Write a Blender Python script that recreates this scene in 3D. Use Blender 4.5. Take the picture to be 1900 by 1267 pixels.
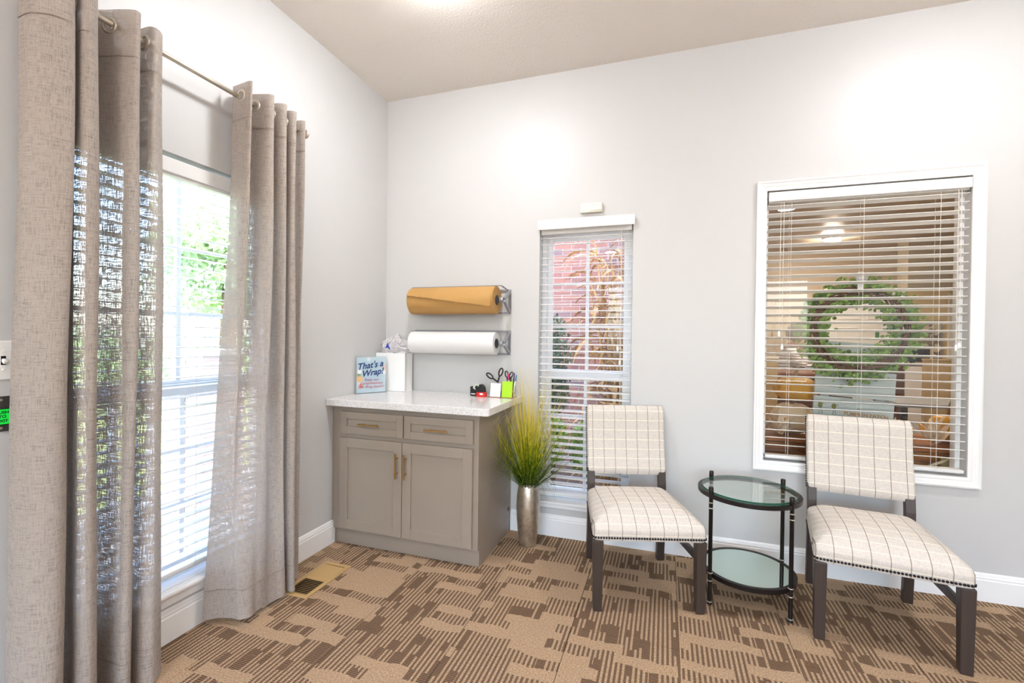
import bpy, bmesh, math, random
from mathutils import Vector, Matrix
random.seed(7)
S = bpy.context.scene
for o in list(bpy.data.objects): bpy.data.objects.remove(o)
COL = S.collection
PI = math.pi

# ------------------------------------------------------------------ camera
CAM = Vector((1.9877, -2.9748, 1.3047)); YAW, PITCH, ROLL, FPX = -0.3218, -0.0080, 0.0121, 854.72
fw = Vector((math.sin(YAW)*math.cos(PITCH), math.cos(YAW)*math.cos(PITCH), math.sin(PITCH)))
rt = fw.cross(Vector((0, 0, 1))).normalized(); up = rt.cross(fw)
r2 = rt*math.cos(ROLL) + up*math.sin(ROLL); u2 = up*math.cos(ROLL) - rt*math.sin(ROLL)
cd = bpy.data.cameras.new('camera'); cam = bpy.data.objects.new('camera', cd); COL.objects.link(cam)
cd.sensor_width = 36; cd.lens = FPX/1900*36; cd.clip_start = .02; cd.clip_end = 200
cam.matrix_world = Matrix(((r2.x, u2.x, -fw.x, CAM.x), (r2.y, u2.y, -fw.y, CAM.y), (r2.z, u2.z, -fw.z, CAM.z), (0, 0, 0, 1)))
S.camera = cam
S.view_settings.view_transform = 'Standard'; S.view_settings.look = 'None'
S.view_settings.gamma = 1; S.view_settings.use_curve_mapping = False
S.view_settings.exposure = 0.0

# ------------------------------------------------------------------ sky, sun
W = bpy.data.worlds.new('world'); S.world = W; W.use_nodes = True
wn = W.node_tree.nodes; wl = W.node_tree.links
sky = wn.new('ShaderNodeTexSky'); sky.sky_type = 'NISHITA'; sky.sun_disc = False
sky.sun_elevation = math.radians(52); sky.sun_rotation = math.radians(95); sky.air_density = 1.0; sky.dust_density = 2.5
wl.new(sky.outputs[0], wn['Background'].inputs[0]); wn['Background'].inputs[1].default_value = 3.0
sd = bpy.data.lights.new('sun', 'SUN'); sd.energy = 28.0; sd.angle = math.radians(1.5); sd.color = (1, .95, .87)
so = bpy.data.objects.new('sun', sd); COL.objects.link(so)
so.rotation_euler = Vector((-.55, .07, -.83)).to_track_quat('-Z', 'Y').to_euler()
LAMP_POWER = 205.0        # emission strength of the ceiling domes (built further down)

# ------------------------------------------------------------------ helpers
def tag(o, label=None, cat=None, group=None, kind=None):
    if label: o['label'] = label
    if cat: o['category'] = cat
    if group: o['group'] = group
    if kind: o['kind'] = kind
    return o
def empty(name, loc=(0, 0, 0), rz=0, label=None, cat=None, group=None, kind=None):
    o = bpy.data.objects.new(name, None); COL.objects.link(o); o.location = loc; o.rotation_euler = (0, 0, rz)
    o.empty_display_size = .05
    return tag(o, label, cat, group, kind)
def root_loc(p):
    v = Vector((0, 0, 0))
    while p: v += p.location; p = p.parent
    return v
class MB:
    def __init__(s): s.v = []; s.f = []; s.m = []; s.mi = 0
    def add(s, vs, fs):
        b = len(s.v); s.v += [tuple(x) for x in vs]
        for f in fs: s.f.append([b+i for i in f]); s.m.append(s.mi)
        return s
    def box(s, x0, x1, y0, y1, z0, z1):
        return s.add([(x0,y0,z0),(x1,y0,z0),(x1,y1,z0),(x0,y1,z0),(x0,y0,z1),(x1,y0,z1),(x1,y1,z1),(x0,y1,z1)],
                     [(0,3,2,1),(4,5,6,7),(0,1,5,4),(1,2,6,5),(2,3,7,6),(3,0,4,7)])
    def obox(s, a, b, w, h, upv=(0, 0, 1)):       # bar from a to b, w across, h along upv
        a = Vector(a); b = Vector(b); d = (b-a).normalized(); u = Vector(upv); n = d.cross(u).normalized(); u = n.cross(d)
        vs = []
        for p in (a, b):
            for i, j in ((-1,-1),(1,-1),(1,1),(-1,1)): vs.append(p + n*(i*w/2) + u*(j*h/2))
        return s.add(vs, [(0,1,2,3),(7,6,5,4),(0,4,5,1),(1,5,6,2),(2,6,7,3),(3,7,4,0)])
    def prism(s, poly, fn, d0, d1):               # poly of 2d points, fn(a,b,d)->xyz
        n = len(poly)
        vs = [fn(a, b, d0) for a, b in poly] + [fn(a, b, d1) for a, b in poly]
        fs = [tuple(range(n))[::-1], tuple(range(n, 2*n))] + [(i, (i+1) % n, n+(i+1) % n, n+i) for i in range(n)]
        return s.add(vs, fs)
    def loft(s, rings, cap=True, closed=True):
        n = len(rings[0]); vs = [p for r in rings for p in r]; fs = []
        for k in range(len(rings)-1):
            for i in range(n if closed else n-1):
                j = (i+1) % n; fs.append((k*n+i, k*n+j, (k+1)*n+j, (k+1)*n+i))
        if cap and closed: fs += [tuple(range(n))[::-1], tuple(range((len(rings)-1)*n, len(rings)*n))]
        return s.add(vs, fs)
    def lathe(s, prof, c=(0, 0, 0), seg=24, ax='z', cap=True):
        rings = []
        for r, h in prof:
            ring = []
            for i in range(seg):
                a = 2*PI*i/seg; x, y = r*math.cos(a), r*math.sin(a)
                p = (x, y, h) if ax == 'z' else ((h, x, y) if ax == 'x' else (y, h, x))
                ring.append((c[0]+p[0], c[1]+p[1], c[2]+p[2]))
            rings.append(ring)
        return s.loft(rings, cap)
    def tube(s, path, r, seg=8, cap=True):
        path = [Vector(p) for p in path]; rings = []; ref = None
        for i, p in enumerate(path):
            d = (path[min(i+1, len(path)-1)] - path[max(i-1, 0)]).normalized()
            if ref is None: ref = d.orthogonal().normalized()
            ref = (ref - d*ref.dot(d)).normalized(); b = d.cross(ref); rr = r[i] if isinstance(r, (list, tuple)) else r
            rings.append([p + (ref*math.cos(2*PI*k/seg) + b*math.sin(2*PI*k/seg))*rr for k in range(seg)])
        return s.loft(rings, cap)
    def ell(s, c, rx, ry=None, rz=None, seg=16, rg=10):
        ry = ry or rx; rz = rz or rx
        return s.loft([[(c[0]+rx*math.sin(PI*(k+.02)/(rg+.04))*math.cos(2*PI*i/seg), c[1]+ry*math.sin(PI*(k+.02)/(rg+.04))*math.sin(2*PI*i/seg), c[2]-rz*math.cos(PI*(k+.02)/(rg+.04))) for i in range(seg)] for k in range(rg+1)])
    def torus(s, c, R, r, ax='z', seg=24, sg=8):
        rings = []
        for i in range(seg+1):
            a = 2*PI*i/seg; ring = []
            for k in range(sg):
                b = 2*PI*k/sg; q = R + r*math.cos(b); x, y, h = q*math.cos(a), q*math.sin(a), r*math.sin(b)
                p = (x, y, h) if ax == 'z' else ((h, x, y) if ax == 'x' else (y, h, x))
                ring.append((c[0]+p[0], c[1]+p[1], c[2]+p[2]))
            rings.append(ring)
        return s.loft(rings, cap=False)
    def ribbon(s, pts, w, side):                  # thin leaf blade of width list w
        vs = []
        for p, q in zip(pts, w): vs += [Vector(p) - Vector(side)*q/2, Vector(p) + Vector(side)*q/2]
        return s.add(vs, [(2*i, 2*i+1, 2*i+3, 2*i+2) for i in range(len(pts)-1)])
    def build(s, name, mat, parent=None, smooth=False, bevel=0, local=False, kind=None, seg=2, angle=None):
        me = bpy.data.meshes.new(name); off = Vector((0, 0, 0)) if (local or not parent) else root_loc(parent)
        me.from_pydata([Vector(p) - off for p in s.v], [], s.f); me.validate(); 
        bm = bmesh.new(); bm.from_mesh(me); bmesh.ops.recalc_face_normals(bm, faces=bm.faces); bm.to_mesh(me); bm.free()
        for m in (mat if isinstance(mat, (list, tuple)) else [mat]): me.materials.append(m)
        if isinstance(mat, (list, tuple)):
            for p, i in zip(me.polygons, s.m): p.material_index = i
        if smooth:
            me.shade_smooth() if angle is None else me.shade_smooth()
        o = bpy.data.objects.new(name, me); COL.objects.link(o); o.parent = parent
        if angle is not None:
            me.set_sharp_from_angle(angle=math.radians(angle))
        if bevel:
            b = o.modifiers.new('bevel', 'BEVEL'); b.width = bevel; b.segments = seg; b.limit_method = 'ANGLE'; b.angle_limit = math.radians(40)
        if kind: o['kind'] = kind
        return o
def inst(src, parent, loc, rot=(0, 0, 0), name=None, scale=None):
    o = bpy.data.objects.new(name or src.name.split('.')[0], src.data); COL.objects.link(o); o.parent = parent; o.location = loc; o.rotation_euler = rot
    if scale: o.scale = scale
    return o
def boxpart(name, mat, parent, *b, bevel=0, smooth=False): return MB().box(*b).build(name, mat, parent, bevel=bevel)
def crom(P, n):                                    # Catmull-Rom through points, n per segment
    P = [Vector(p) for p in P]; out = []
    for i in range(len(P)-1):
        a, b, c, d = P[max(i-1, 0)], P[i], P[i+1], P[min(i+2, len(P)-1)]
        for k in range(n):
            t = k/n; out.append(.5*((2*b)+(c-a)*t+(2*a-5*b+4*c-d)*t*t+(3*b-a-3*c+d)*t**3))
    return out+[P[-1]]
def s2l(c):
    return tuple(((x/255)/12.92 if x/255 <= .04045 else ((x/255+.055)/1.055)**2.4) for x in c)+(1,)

# ------------------------------------------------------------------ node helpers and materials
class NT:
    def __init__(s, name):
        s.m = bpy.data.materials.new(name); s.m.use_nodes = True; s.t = s.m.node_tree; s.n = s.t.nodes; s.l = s.t.links
        s.b = s.n['Principled BSDF']; s.out = s.n['Material Output']
    def node(s, t, **k):
        x = s.n.new(t)
        for a, b in k.items(): setattr(x, a, b)
        return x
    def put(s, sock, v):
        if isinstance(v, bpy.types.NodeSocket): s.l.new(v, sock)
        elif v is not None: sock.default_value = v
    def math(s, op, a, b=None, c=None, clamp=False):
        x = s.node('ShaderNodeMath', operation=op, use_clamp=clamp)
        for i, q in enumerate((a, b, c)): s.put(x.inputs[i], q)
        return x.outputs[0]
    def mix(s, f, a, b):
        x = s.node('ShaderNodeMix', data_type='RGBA'); s.put(x.inputs[0], f); s.put(x.inputs[6], a); s.put(x.inputs[7], b); return x.outputs[2]
    def noise(s, vec, scale, detail=3, rough=.5):
        x = s.node('ShaderNodeTexNoise'); x.inputs['Scale'].default_value = scale; x.inputs['Detail'].default_value = detail; x.inputs['Roughness'].default_value = rough
        if vec: s.l.new(vec, x.inputs['Vector'])
        return x.outputs[0]
    def white(s, x, y, z=0.0):
        c = s.node('ShaderNodeCombineXYZ'); s.put(c.inputs[0], x); s.put(c.inputs[1], y); s.put(c.inputs[2], z)
        w = s.node('ShaderNodeTexWhiteNoise', noise_dimensions='3D'); s.l.new(c.outputs[0], w.inputs[0]); return w.outputs[0]
    def pos(s): return s.node('ShaderNodeNewGeometry').outputs['Position']
    def coord(s, k='Object'): return s.node('ShaderNodeTexCoord').outputs[k]
    def xyz(s, v):
        x = s.node('ShaderNodeSeparateXYZ'); s.l.new(v, x.inputs[0]); return x.outputs
    def scale(s, v, sc):
        x = s.node('ShaderNodeVectorMath', operation='MULTIPLY'); s.l.new(v, x.inputs[0]); x.inputs[1].default_value = sc; return x.outputs[0]
    def ramp(s, f, stops):
        x = s.node('ShaderNodeValToRGB'); e = x.color_ramp.elements
        while len(e) < len(stops): e.new(.5)
        for i, (p, c) in enumerate(stops): e[i].position = p; e[i].color = c
        s.put(x.inputs[0], f); return x.outputs[0]
    def bump(s, h, st=.2, dist=.002):
        x = s.node('ShaderNodeBump'); x.inputs['Strength'].default_value = st; x.inputs['Distance'].default_value = dist; s.put(x.inputs['Height'], h)
        s.l.new(x.outputs[0], s.b.inputs['Normal']); return x.outputs[0]
    def set(s, col=None, rough=None, metal=None, spec=None):
        if col is not None: s.put(s.b.inputs['Base Color'], col)
        if rough is not None: s.put(s.b.inputs['Roughness'], rough)
        if metal is not None: s.put(s.b.inputs['Metallic'], metal)
        if spec is not None: s.put(s.b.inputs['Specular IOR Level'], spec)
        return s.m
def pm(name, c, var=.06, scale=20, rough=.5, metal=0, bump=0, bscale=None, bdist=.001, spec=.5, stretch=(1, 1, 1), detail=3):
    t = NT(name); v = t.scale(t.coord(), stretch); n = t.noise(v, scale, detail)
    b = s2l(c); lo = tuple(x*(1-var) for x in b[:3])+(1,); hi = tuple(min(1, x*(1+var)) for x in b[:3])+(1,)
    t.set(t.mix(n, lo, hi), rough, metal, spec)
    if bump: t.bump(t.noise(v, bscale or scale*4, 2), bump, bdist)
    return t.m
M = {}
def wall_mat(name, c, rough=.34):
    t = NT(name); p = t.pos(); n = t.noise(p, 1.5, 3)
    b = s2l(c); t.set(t.mix(n, tuple(x*.975 for x in b[:3])+(1,), b), rough, 0, .42)
    t.bump(t.noise(p, 130, 3, .6), .10, .002); return t.m
M['wall'] = wall_mat('wall_paint', (205, 204, 203), .42)
t = NT('ceiling_texture'); p = t.pos()
t.set(t.mix(t.noise(p, 2), s2l((240, 233, 224)), s2l((245, 239, 231))), .42, 0, .35); t.bump(t.noise(p, 75, 3, .6), .5, .005); M['ceiling'] = t.m
M['trim'] = pm('white_trim_paint', (240, 239, 238), .015, 8, .32)
M['blind'] = None
t = NT('blind_vinyl'); t.set(t.mix(t.noise(t.coord(), 6), s2l((238, 236, 233)), s2l((244, 243, 241))), .4)
tr = t.node('ShaderNodeBsdfTranslucent'); tr.inputs[0].default_value = s2l((240, 236, 230)); mx = t.node('ShaderNodeMixShader'); mx.inputs[0].default_value = .10
t.l.new(t.b.outputs[0], mx.inputs[1]); t.l.new(tr.outputs[0], mx.inputs[2]); t.l.new(mx.outputs[0], t.out.inputs[0]); M['blind'] = t.m
M['cord'] = pm('white_cord', (235, 232, 226), .05, 60, .7)
def glass(name, tint=(1, 1, 1, 1), ior=1.45, rough=0.0):
    t = NT(name); tp = t.node('ShaderNodeBsdfTransparent'); g = t.node('ShaderNodeBsdfGlossy'); g.inputs['Roughness'].default_value = rough
    n = t.noise(t.coord(), 3); t.l.new(t.mix(n, tint, tuple(x*.985 for x in tint[:3])+(1,)), tp.inputs[0])
    lw = t.node('ShaderNodeLayerWeight'); lw.inputs[0].default_value = .5; mx = t.node('ShaderNodeMixShader')   # Schlick reflectance
    f0 = ((ior-1)/(ior+1))**2; t.l.new(t.math('ADD', f0, t.math('MULTIPLY', t.math('POWER', lw.outputs['Facing'], 5.0), 1-f0)), mx.inputs[0]); t.l.new(tp.outputs[0], mx.inputs[1]); t.l.new(g.outputs[0], mx.inputs[2]); t.l.new(mx.outputs[0], t.out.inputs[0]); return t.m
M['pane'] = glass('window_glass'); M['tableglass'] = glass('table_glass', (.93, .975, .95, 1), 1.5)
M['acrylic'] = glass('clear_acrylic', (.97, .98, .98, 1), 1.45)
M['glassedge'] = pm('green_glass_edge', (40, 88, 68), .2, 30, .1)
t = NT('mirror_shelf_glass'); t.set(t.mix(t.noise(t.coord(), 2), (.66, .78, .70, 1), (.70, .80, .74, 1)), .04, 1.0); M['mirror'] = t.m
# carpet tiles: woven stripes along y broken into blocks
t = NT('carpet_loop_pile'); P_ = t.pos(); x, y, z = t.xyz(P_)[:3]
fl_ = lambda v: t.math('FLOOR', v)
tx = fl_(t.math('DIVIDE', t.math('SUBTRACT', x, .232), .457))
wob = t.math('MULTIPLY', t.noise(P_, 9, 2), .9)
def band(h, seed): return fl_(t.math('ADD', t.math('ADD', t.math('DIVIDE', y, h), t.math('MULTIPLY', t.white(tx, seed), 7.0)), wob))
j = band(.062, 3.3); j2 = band(.15, 5.1)
kx = fl_(t.math('DIVIDE', t.math('ADD', x, t.math('MULTIPLY', t.white(j, tx, 1.7), .5)), .24))
r1 = t.white(kx, j, tx)                                    # solid tan blocks
i1 = fl_(t.math('DIVIDE', x, .0098)); w1_ = t.white(i1, j2, 2.0)   # thin yarn columns, long runs
i2 = fl_(t.math('DIVIDE', x, .027)); w2_ = t.white(i2, j, 4.0)      # broader dark dashes
par = t.math('MODULO', t.math('ABSOLUTE', i1), 2.0)
thin = t.math('GREATER_THAN', t.math('ADD', t.math('MULTIPLY', par, .62), t.math('MULTIPLY', w1_, .6)), .56)
broad = t.math('MULTIPLY', t.math('GREATER_THAN', w2_, .78), t.math('GREATER_THAN', r1, .55))
isd = t.math('GREATER_THAN', r1, .34)
cross = t.math('PINGPONG', t.math('DIVIDE', y, .0044), 1.0); crx = t.math('PINGPONG', t.math('DIVIDE', x, .0049), 1.0)
fine = t.noise(P_, 380, 2, .7); grit = t.noise(P_, 170, 2, .6); big = t.noise(P_, 5, 3)
dk = t.math('MULTIPLY', isd, t.math('MAXIMUM', thin, broad))
dk = t.math('MULTIPLY', dk, t.math('ADD', .55, t.math('MULTIPLY', t.math('GREATER_THAN', t.math('ADD', cross, t.math('MULTIPLY', grit, .9)), .85), .45)))
tan = t.mix(big, s2l((218, 188, 154)), s2l((200, 178, 154)))
tan = t.mix(t.math('MULTIPLY', t.math('SUBTRACT', t.math('ADD', t.math('MULTIPLY', grit, .6), t.math('MULTIPLY', fine, .4)), .36), 3.4, clamp=True), s2l((146, 112, 82)), tan)
drk = t.mix(t.math('MULTIPLY', t.math('SUBTRACT', fine, .3), 2.4, clamp=True), s2l((66, 48, 36)), s2l((120, 94, 74)))
t.set(t.mix(dk, tan, drk), .95, 0, .1)
t.bump(t.math('ADD', t.math('MULTIPLY', t.math('ADD', cross, crx), .5), fine), .6, .004); M['carpet'] = t.m
M['slab'] = pm('floor_slab', (60, 50, 42), .1, 8, .9)
# curtain linen: slub weave with open threads
t = NT('curtain_linen'); uv = t.coord('UV'); thv = t.noise(t.scale(uv, (1500, 90, 1)), 1, 3, .65); thh = t.noise(t.scale(uv, (90, 1300, 1)), 1, 3, .65)
wv = t.math('MULTIPLY', t.math('ADD', thv, thh), .5); bigv = t.noise(t.scale(uv, (14, 3, 1)), 1, 2)
col = t.mix(t.math('MULTIPLY', t.math('SUBTRACT', wv, .30), 2.2, clamp=True), s2l((144, 132, 124)), s2l((206, 194, 183)))
t.set(col, .9, 0, .1); t.bump(wv, .5, .0015)
tr = t.node('ShaderNodeBsdfTranslucent'); tr.inputs[0].default_value = s2l((170, 162, 160)); mx = t.node('ShaderNodeMixShader'); mx.inputs[0].default_value = .16
t.l.new(t.b.outputs[0], mx.inputs[1]); t.l.new(tr.outputs[0], mx.inputs[2])
tp = t.node('ShaderNodeBsdfTransparent'); mx2 = t.node('ShaderNodeMixShader')
gv = t.math('MULTIPLY', t.math('ADD', t.noise(t.scale(uv, (360, 22, 1)), 1, 4, .7), t.noise(t.scale(uv, (22, 300, 1)), 1, 4, .7)), .5)
gap = t.math('MULTIPLY', t.math('MULTIPLY', t.math('SUBTRACT', .50, gv), 11.0, clamp=True), .42)
t.l.new(gap, mx2.inputs[0]); t.l.new(mx.outputs[0], mx2.inputs[1]); t.l.new(tp.outputs[0], mx2.inputs[2]); t.l.new(mx2.outputs[0], t.out.inputs[0]); M['linen'] = t.m
M['hem'] = pm('hem_linen', (146, 133, 122), .12, 300, .9)
M['nickel'] = pm('brushed_nickel', (206, 198, 184), .05, 60, .36, .8)
M['steel'] = pm('grey_steel', (148, 148, 153), .06, 30, .4, .35)
M['steelplate'] = pm('brushed_steel_plate', (120, 118, 118), .1, 200, .35, .9, stretch=(1, 1, 20))
# furniture
M['cab'] = pm('taupe_cabinet_paint', (150, 137, 124), .025, 6, .36, bump=.05, bscale=60)
t = NT('speckled_quartz'); n = t.noise(t.pos(), 260, 2, .7); n2 = t.noise(t.pos(), 90, 2, .6)
c1 = t.ramp(n, [(0, s2l((150, 140, 130))), (.36, s2l((180, 173, 166))), (.44, s2l((226, 223, 221))), (1, s2l((240, 239, 238)))])
t.set(t.mix(t.math('MULTIPLY', t.math('GREATER_THAN', n2, .63), .35), c1, s2l((178, 170, 165))), .16, 0, .5); M['quartz'] = t.m
M['brass'] = pm('brushed_brass', (190, 150, 92), .08, 80, .3, 1.0)
M['black'] = pm('black_plastic', (22, 22, 24), .2, 20, .4)
M['darkwood'] = pm('dark_stained_wood', (62, 50, 44), .28, 14, .42, bump=.15, bscale=40, stretch=(6, 6, .6), detail=5)
M['iron'] = pm('dark_bronze_iron', (50, 44, 42), .15, 30, .38, .75)
M['nail'] = pm('bronze_nailhead', (46, 40, 40), .1, 30, .28, .85)
t = NT('windowpane_check_linen'); o_ = t.coord(); x, y, z = t.xyz(o_)[:3]; wv = t.math('MULTIPLY', t.math('ADD', t.noise(t.scale(o_, (900, 60, 60)), 1, 2), t.noise(t.scale(o_, (60, 700, 700)), 1, 2)), .5)
base = t.mix(t.math('MULTIPLY', t.math('SUBTRACT', wv, .3), 2.5, clamp=True), s2l((188, 178, 168)), s2l((224, 216, 207)))
fx = t.math('ABSOLUTE', t.math('SUBTRACT', t.math('FRACT', t.math('ADD', t.math('DIVIDE', x, .0655), 100.5)), .5))
ft = t.math('ABSOLUTE', t.math('SUBTRACT', t.math('FRACT', t.math('ADD', t.math('DIVIDE', t.math('ADD', y, z), .064), 100.2)), .5))
base = t.mix(t.math('MULTIPLY', t.math('LESS_THAN', ft, .030), .75), base, s2l((250, 238, 216)))
base = t.mix(t.math('MULTIPLY', t.math('LESS_THAN', fx, .021), .85), base, s2l((110, 92, 78)))
t.set(base, .88, 0, .15); t.bump(wv, .35, .001); M['check'] = t.m
t = NT('silver_vase_leaf'); o_ = t.coord(); n = t.noise(o_, 26, 5, .7); t.set(t.ramp(n, [(.25, s2l((150, 140, 124))), (.5, s2l((200, 190, 174))), (.75, s2l((222, 214, 200)))]), t.math('ADD', .22, t.math('MULTIPLY', n, .25)), .9); t.bump(n, .2, .003); M['vase'] = t.m
t = NT('grass_blades'); z = t.xyz(t.coord())[2]; n = t.noise(t.scale(t.coord(), (90, 90, 4)), 1, 2)
g = t.math('ADD', t.math('MULTIPLY', t.math('SUBTRACT', z, .06), 1.75), t.math('MULTIPLY', t.math('SUBTRACT', n, .5), 1.5))
t.set(t.ramp(g, [(0, s2l((44, 76, 16))), (.22, s2l((104, 128, 20))), (.48, s2l((190, 178, 36))), (.8, s2l((232, 210, 98)))]), .5, 0, .3); M['grass'] = t.m
M['kraft'] = pm('kraft_paper', (186, 142, 80), .06, 5, .55, bump=.1, bscale=30)
M['paper'] = pm('white_paper', (228, 227, 226), .015, 8, .45)
M['vent'] = pm('tan_enamel', (190, 156, 104), .05, 20, .4)
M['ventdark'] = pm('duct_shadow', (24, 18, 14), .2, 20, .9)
M['ivory'] = pm('ivory_plastic', (232, 228, 212), .02, 10, .35)
M['switch'] = pm('white_switch_plastic', (240, 238, 234), .02, 10, .3)
t = NT('green_lit_button'); t.set(s2l((10, 190, 60)), .3); t.put(t.b.inputs['Emission Color'], t.mix(t.noise(t.coord(), 9), s2l((20, 210, 60)), s2l((30, 225, 75)))); t.put(t.b.inputs['Emission Strength'], .55); M['greenlit'] = t.m
def emis(name, c, st):
    t = NT(name); e = t.node('ShaderNodeEmission'); t.l.new(t.mix(t.noise(t.coord(), 4), c, tuple(q*.97 for q in c[:3])+(1,)), e.inputs[0]); e.inputs[1].default_value = st; t.l.new(e.outputs[0], t.out.inputs[0]); return t.m
M['lamp'] = emis('lamp_diffuser', (.98, .985, 1, 1), LAMP_POWER)

# ================================================================== ROOM SHELL
RX, RY, H = 5.4, -7.4, 3.052            # right wall, wall behind camera, ceiling
fl = MB().box(-.15, RX+.15, RY-.15, .15, -.12, -.007).build('floor', M['slab']); tag(fl, 'carpet tiled floor of the room', kind='structure')
TS = .457; tile = None; offs = [random.random()*TS for _ in range(40)]; offs[1+1] = (.75-.0) % TS
for c in range(-1, 12):
    x0 = .232 + c*TS; xa, xb = max(x0, 0), min(x0+TS, RX)
    if xb-xa < .02: continue
    yo = {1: .776, 2: .755, 3: .92, 0: .62, -1: .5, 4: .70, 5: .85, 6: .6}.get(c, offs[c+2]) % TS
    r = 0
    while True:
        yt = -yo + TS - r*TS; r += 1
        ya, yb_ = max(yt-TS, RY), min(yt, 0)
        if yt < -3.4: break
        if yb_-ya < .02: continue
        g = .0012
        if abs(xb-xa-TS) < 1e-6 and abs(yb_-ya-TS) < 1e-6:
            if tile is None: tile = MB().box(-TS/2+g, TS/2-g, -TS/2+g, TS/2-g, -.007, 0).build('carpet_tile', M['carpet'], fl); tile.location = (x0+TS/2, yt-TS/2, 0)
            else: inst(tile, fl, (x0+TS/2, yt-TS/2, 0))
        else: boxpart('carpet_tile', M['carpet'], fl, xa+g, xb-g, ya+g, yb_-g, -.007, 0)
boxpart('carpet_field', M['carpet'], fl, 0, RX, RY, -3.3, -.007, -.0005)
ce = MB().box(-.15, RX+.15, RY-.15, .15, H, H+.15).build('ceiling', M['ceiling']); tag(ce, 'textured white ceiling', kind='structure')
LW = (-1.92, -1.0, .222, 2.067)         # left window opening y0,y1,z0,z1
m = MB(); T = -.15
m.box(T, 0, RY-.15, LW[0], -.1, H).box(T, 0, LW[1], .15, -.1, H).box(T, 0, LW[0], LW[1], -.1, LW[2]-.02).box(T, 0, LW[0], LW[1], LW[3], H)
wl_ = m.build('wall_left', M['wall']); tag(wl_, 'painted left wall', kind='structure')
MW = (1.182, 1.787, .232, 2.03); BW = (2.528, 3.462, .618, 2.165)
m = MB(); T = .15
m.box(0, MW[0], 0, T, -.1, H).box(MW[0], MW[1], 0, T, -.1, MW[2]-.02).box(MW[0], MW[1], 0, T, MW[3], H).box(MW[1], BW[0], 0, T, -.1, H)
m.box(BW[0], BW[1], 0, T, -.1, BW[2]).box(BW[0], BW[1], 0, T, BW[3], H).box(BW[1], 6.35, 0, T, -.1, H)
wb = m.build('wall_back', M['wall']); tag(wb, 'painted back wall with two windows', kind='structure')
tag(MB().box(RX, RX+.15, RY-.15, 0, -.1, H).build('wall_right', M['wall']), 'painted right wall', kind='structure')
GW = (.7, 4.7, .45, 2.55)                # unseen window opening added behind the camera for fill daylight
tag(MB().box(0, GW[0], RY-.15, RY, -.1, H).box(GW[1], RX, RY-.15, RY, -.1, H).box(GW[0], GW[1], RY-.15, RY, -.1, GW[2]).box(GW[0], GW[1], RY-.15, RY, GW[3], H).build('wall_front', M['wall']), 'painted wall behind the camera', kind='structure')
prof = [(0, 0), (.016, 0), (.016, .105), (.013, .112), (.014, .118), (.011, .124), (.008, .134), (.004, .139), (0, .14)]
tag(MB().prism(prof, lambda a, b, d: (a, d, b), RY, -.562).build('baseboard_left', M['trim'], smooth=False), 'white moulded baseboard', kind='structure')
tag(MB().prism(prof, lambda a, b, d: (d, -a, b), 1.003, RX).build('baseboard_back', M['trim']), 'white moulded baseboard', kind='structure')

# ------------------------------------------------------------------ windows
def sash_window(name, label, fn, w0, w1, z0, z1, d0, zmid):
    """fn(a,d,z): a along the wall, d depth outwards. 2 x 3 lights over 2 x 3."""
    root = empty(name, fn((w0+w1)/2, .08, z0), label=label, kind='structure')
    def bx(nm, a0, a1, b0, b1, c0, c1, mat=M['trim'], par=None, bev=.002):
        p, q = fn(a0, b0, c0), fn(a1, b1, c1)
        return MB().box(min(p[0], q[0]), max(p[0], q[0]), min(p[1], q[1]), max(p[1], q[1]), c0, c1).build(nm, mat, par or root, bevel=bev)
    e = .003
    bx('window_frame', w0, w0+.03, d0, d0+.07, z0, z1); bx('window_frame', w1-.03, w1, d0, d0+.07, z0, z1)
    bx('window_frame', w0+.03, w1-.03, d0, d0+.07, z1-.03, z1); bx('window_frame', w0+.03, w1-.03, d0, d0+.07, z0, z0+.03)
    for k, (a, b, dd) in enumerate(((zmid, z1-.03, d0+.04), (z0+.03, zmid, d0+.012))):
        nm = 'upper_sash' if k == 0 else 'lower_sash'; s = .034; lo, hi = w0+.03, w1-.03
        sa = bx(nm, lo, lo+s, dd, dd+.026, a, b)
        for nm2, q in (('sash_rail', (lo+s, hi-s, a-(.0 if k else .018), a+s)), ('sash_rail', (lo+s, hi-s, b-s, b+(.018 if k else 0))), ('sash_stile', (hi-s, hi, a, b))):
            bx(nm2, q[0], q[1], dd-.001*k, dd+.026, q[2], q[3], par=sa)
        c = (lo+hi)/2
        bx('muntin', c-.011, c+.011, dd+.004, dd+.022, a+s, b-s, par=sa)
        rows = [a+s+(b-a-2*s)*i/3 for i in range(4)]
        for zz in rows[1:3]:
            bx('muntin', lo+s, c-.011, dd+.004, dd+.022, zz-.009, zz+.009, par=sa); bx('muntin', c+.011, hi-s, dd+.004, dd+.022, zz-.009, zz+.009, par=sa)
        for i in range(3):
            for (u0, u1) in ((lo+s, c-.011), (c+.011, hi-s)):
                bx('pane', u0, u1, dd+.012, dd+.015, rows[i]+.009, rows[i+1]-.009, M['pane'], sa, 0)
    return root, bx
w1, bx1 = sash_window('window_1', 'tall sash window in the left wall', lambda a, d, z: (-d, a, z), LW[0], LW[1], LW[2], LW[3], .08, 1.06)
bx1('window_sill', LW[0]-.03, LW[1]+.03, -.042, -.0005, LW[2]-.022, LW[2], bev=.008); bx1('window_sill', LW[0], LW[1], -.0005, .08, LW[2]-.02, LW[2])
bx1('sill_apron', LW[0]-.015, LW[1]+.015, -.018, -.0005, LW[2]-.068, LW[2]-.0225, bev=.005)
w2, bx2 = sash_window('window_2', 'narrow sash window between the paper rolls and a chair', lambda a, d, z: (a, d, z), MW[0], MW[1], MW[2], MW[3], .08, 1.06)
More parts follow.
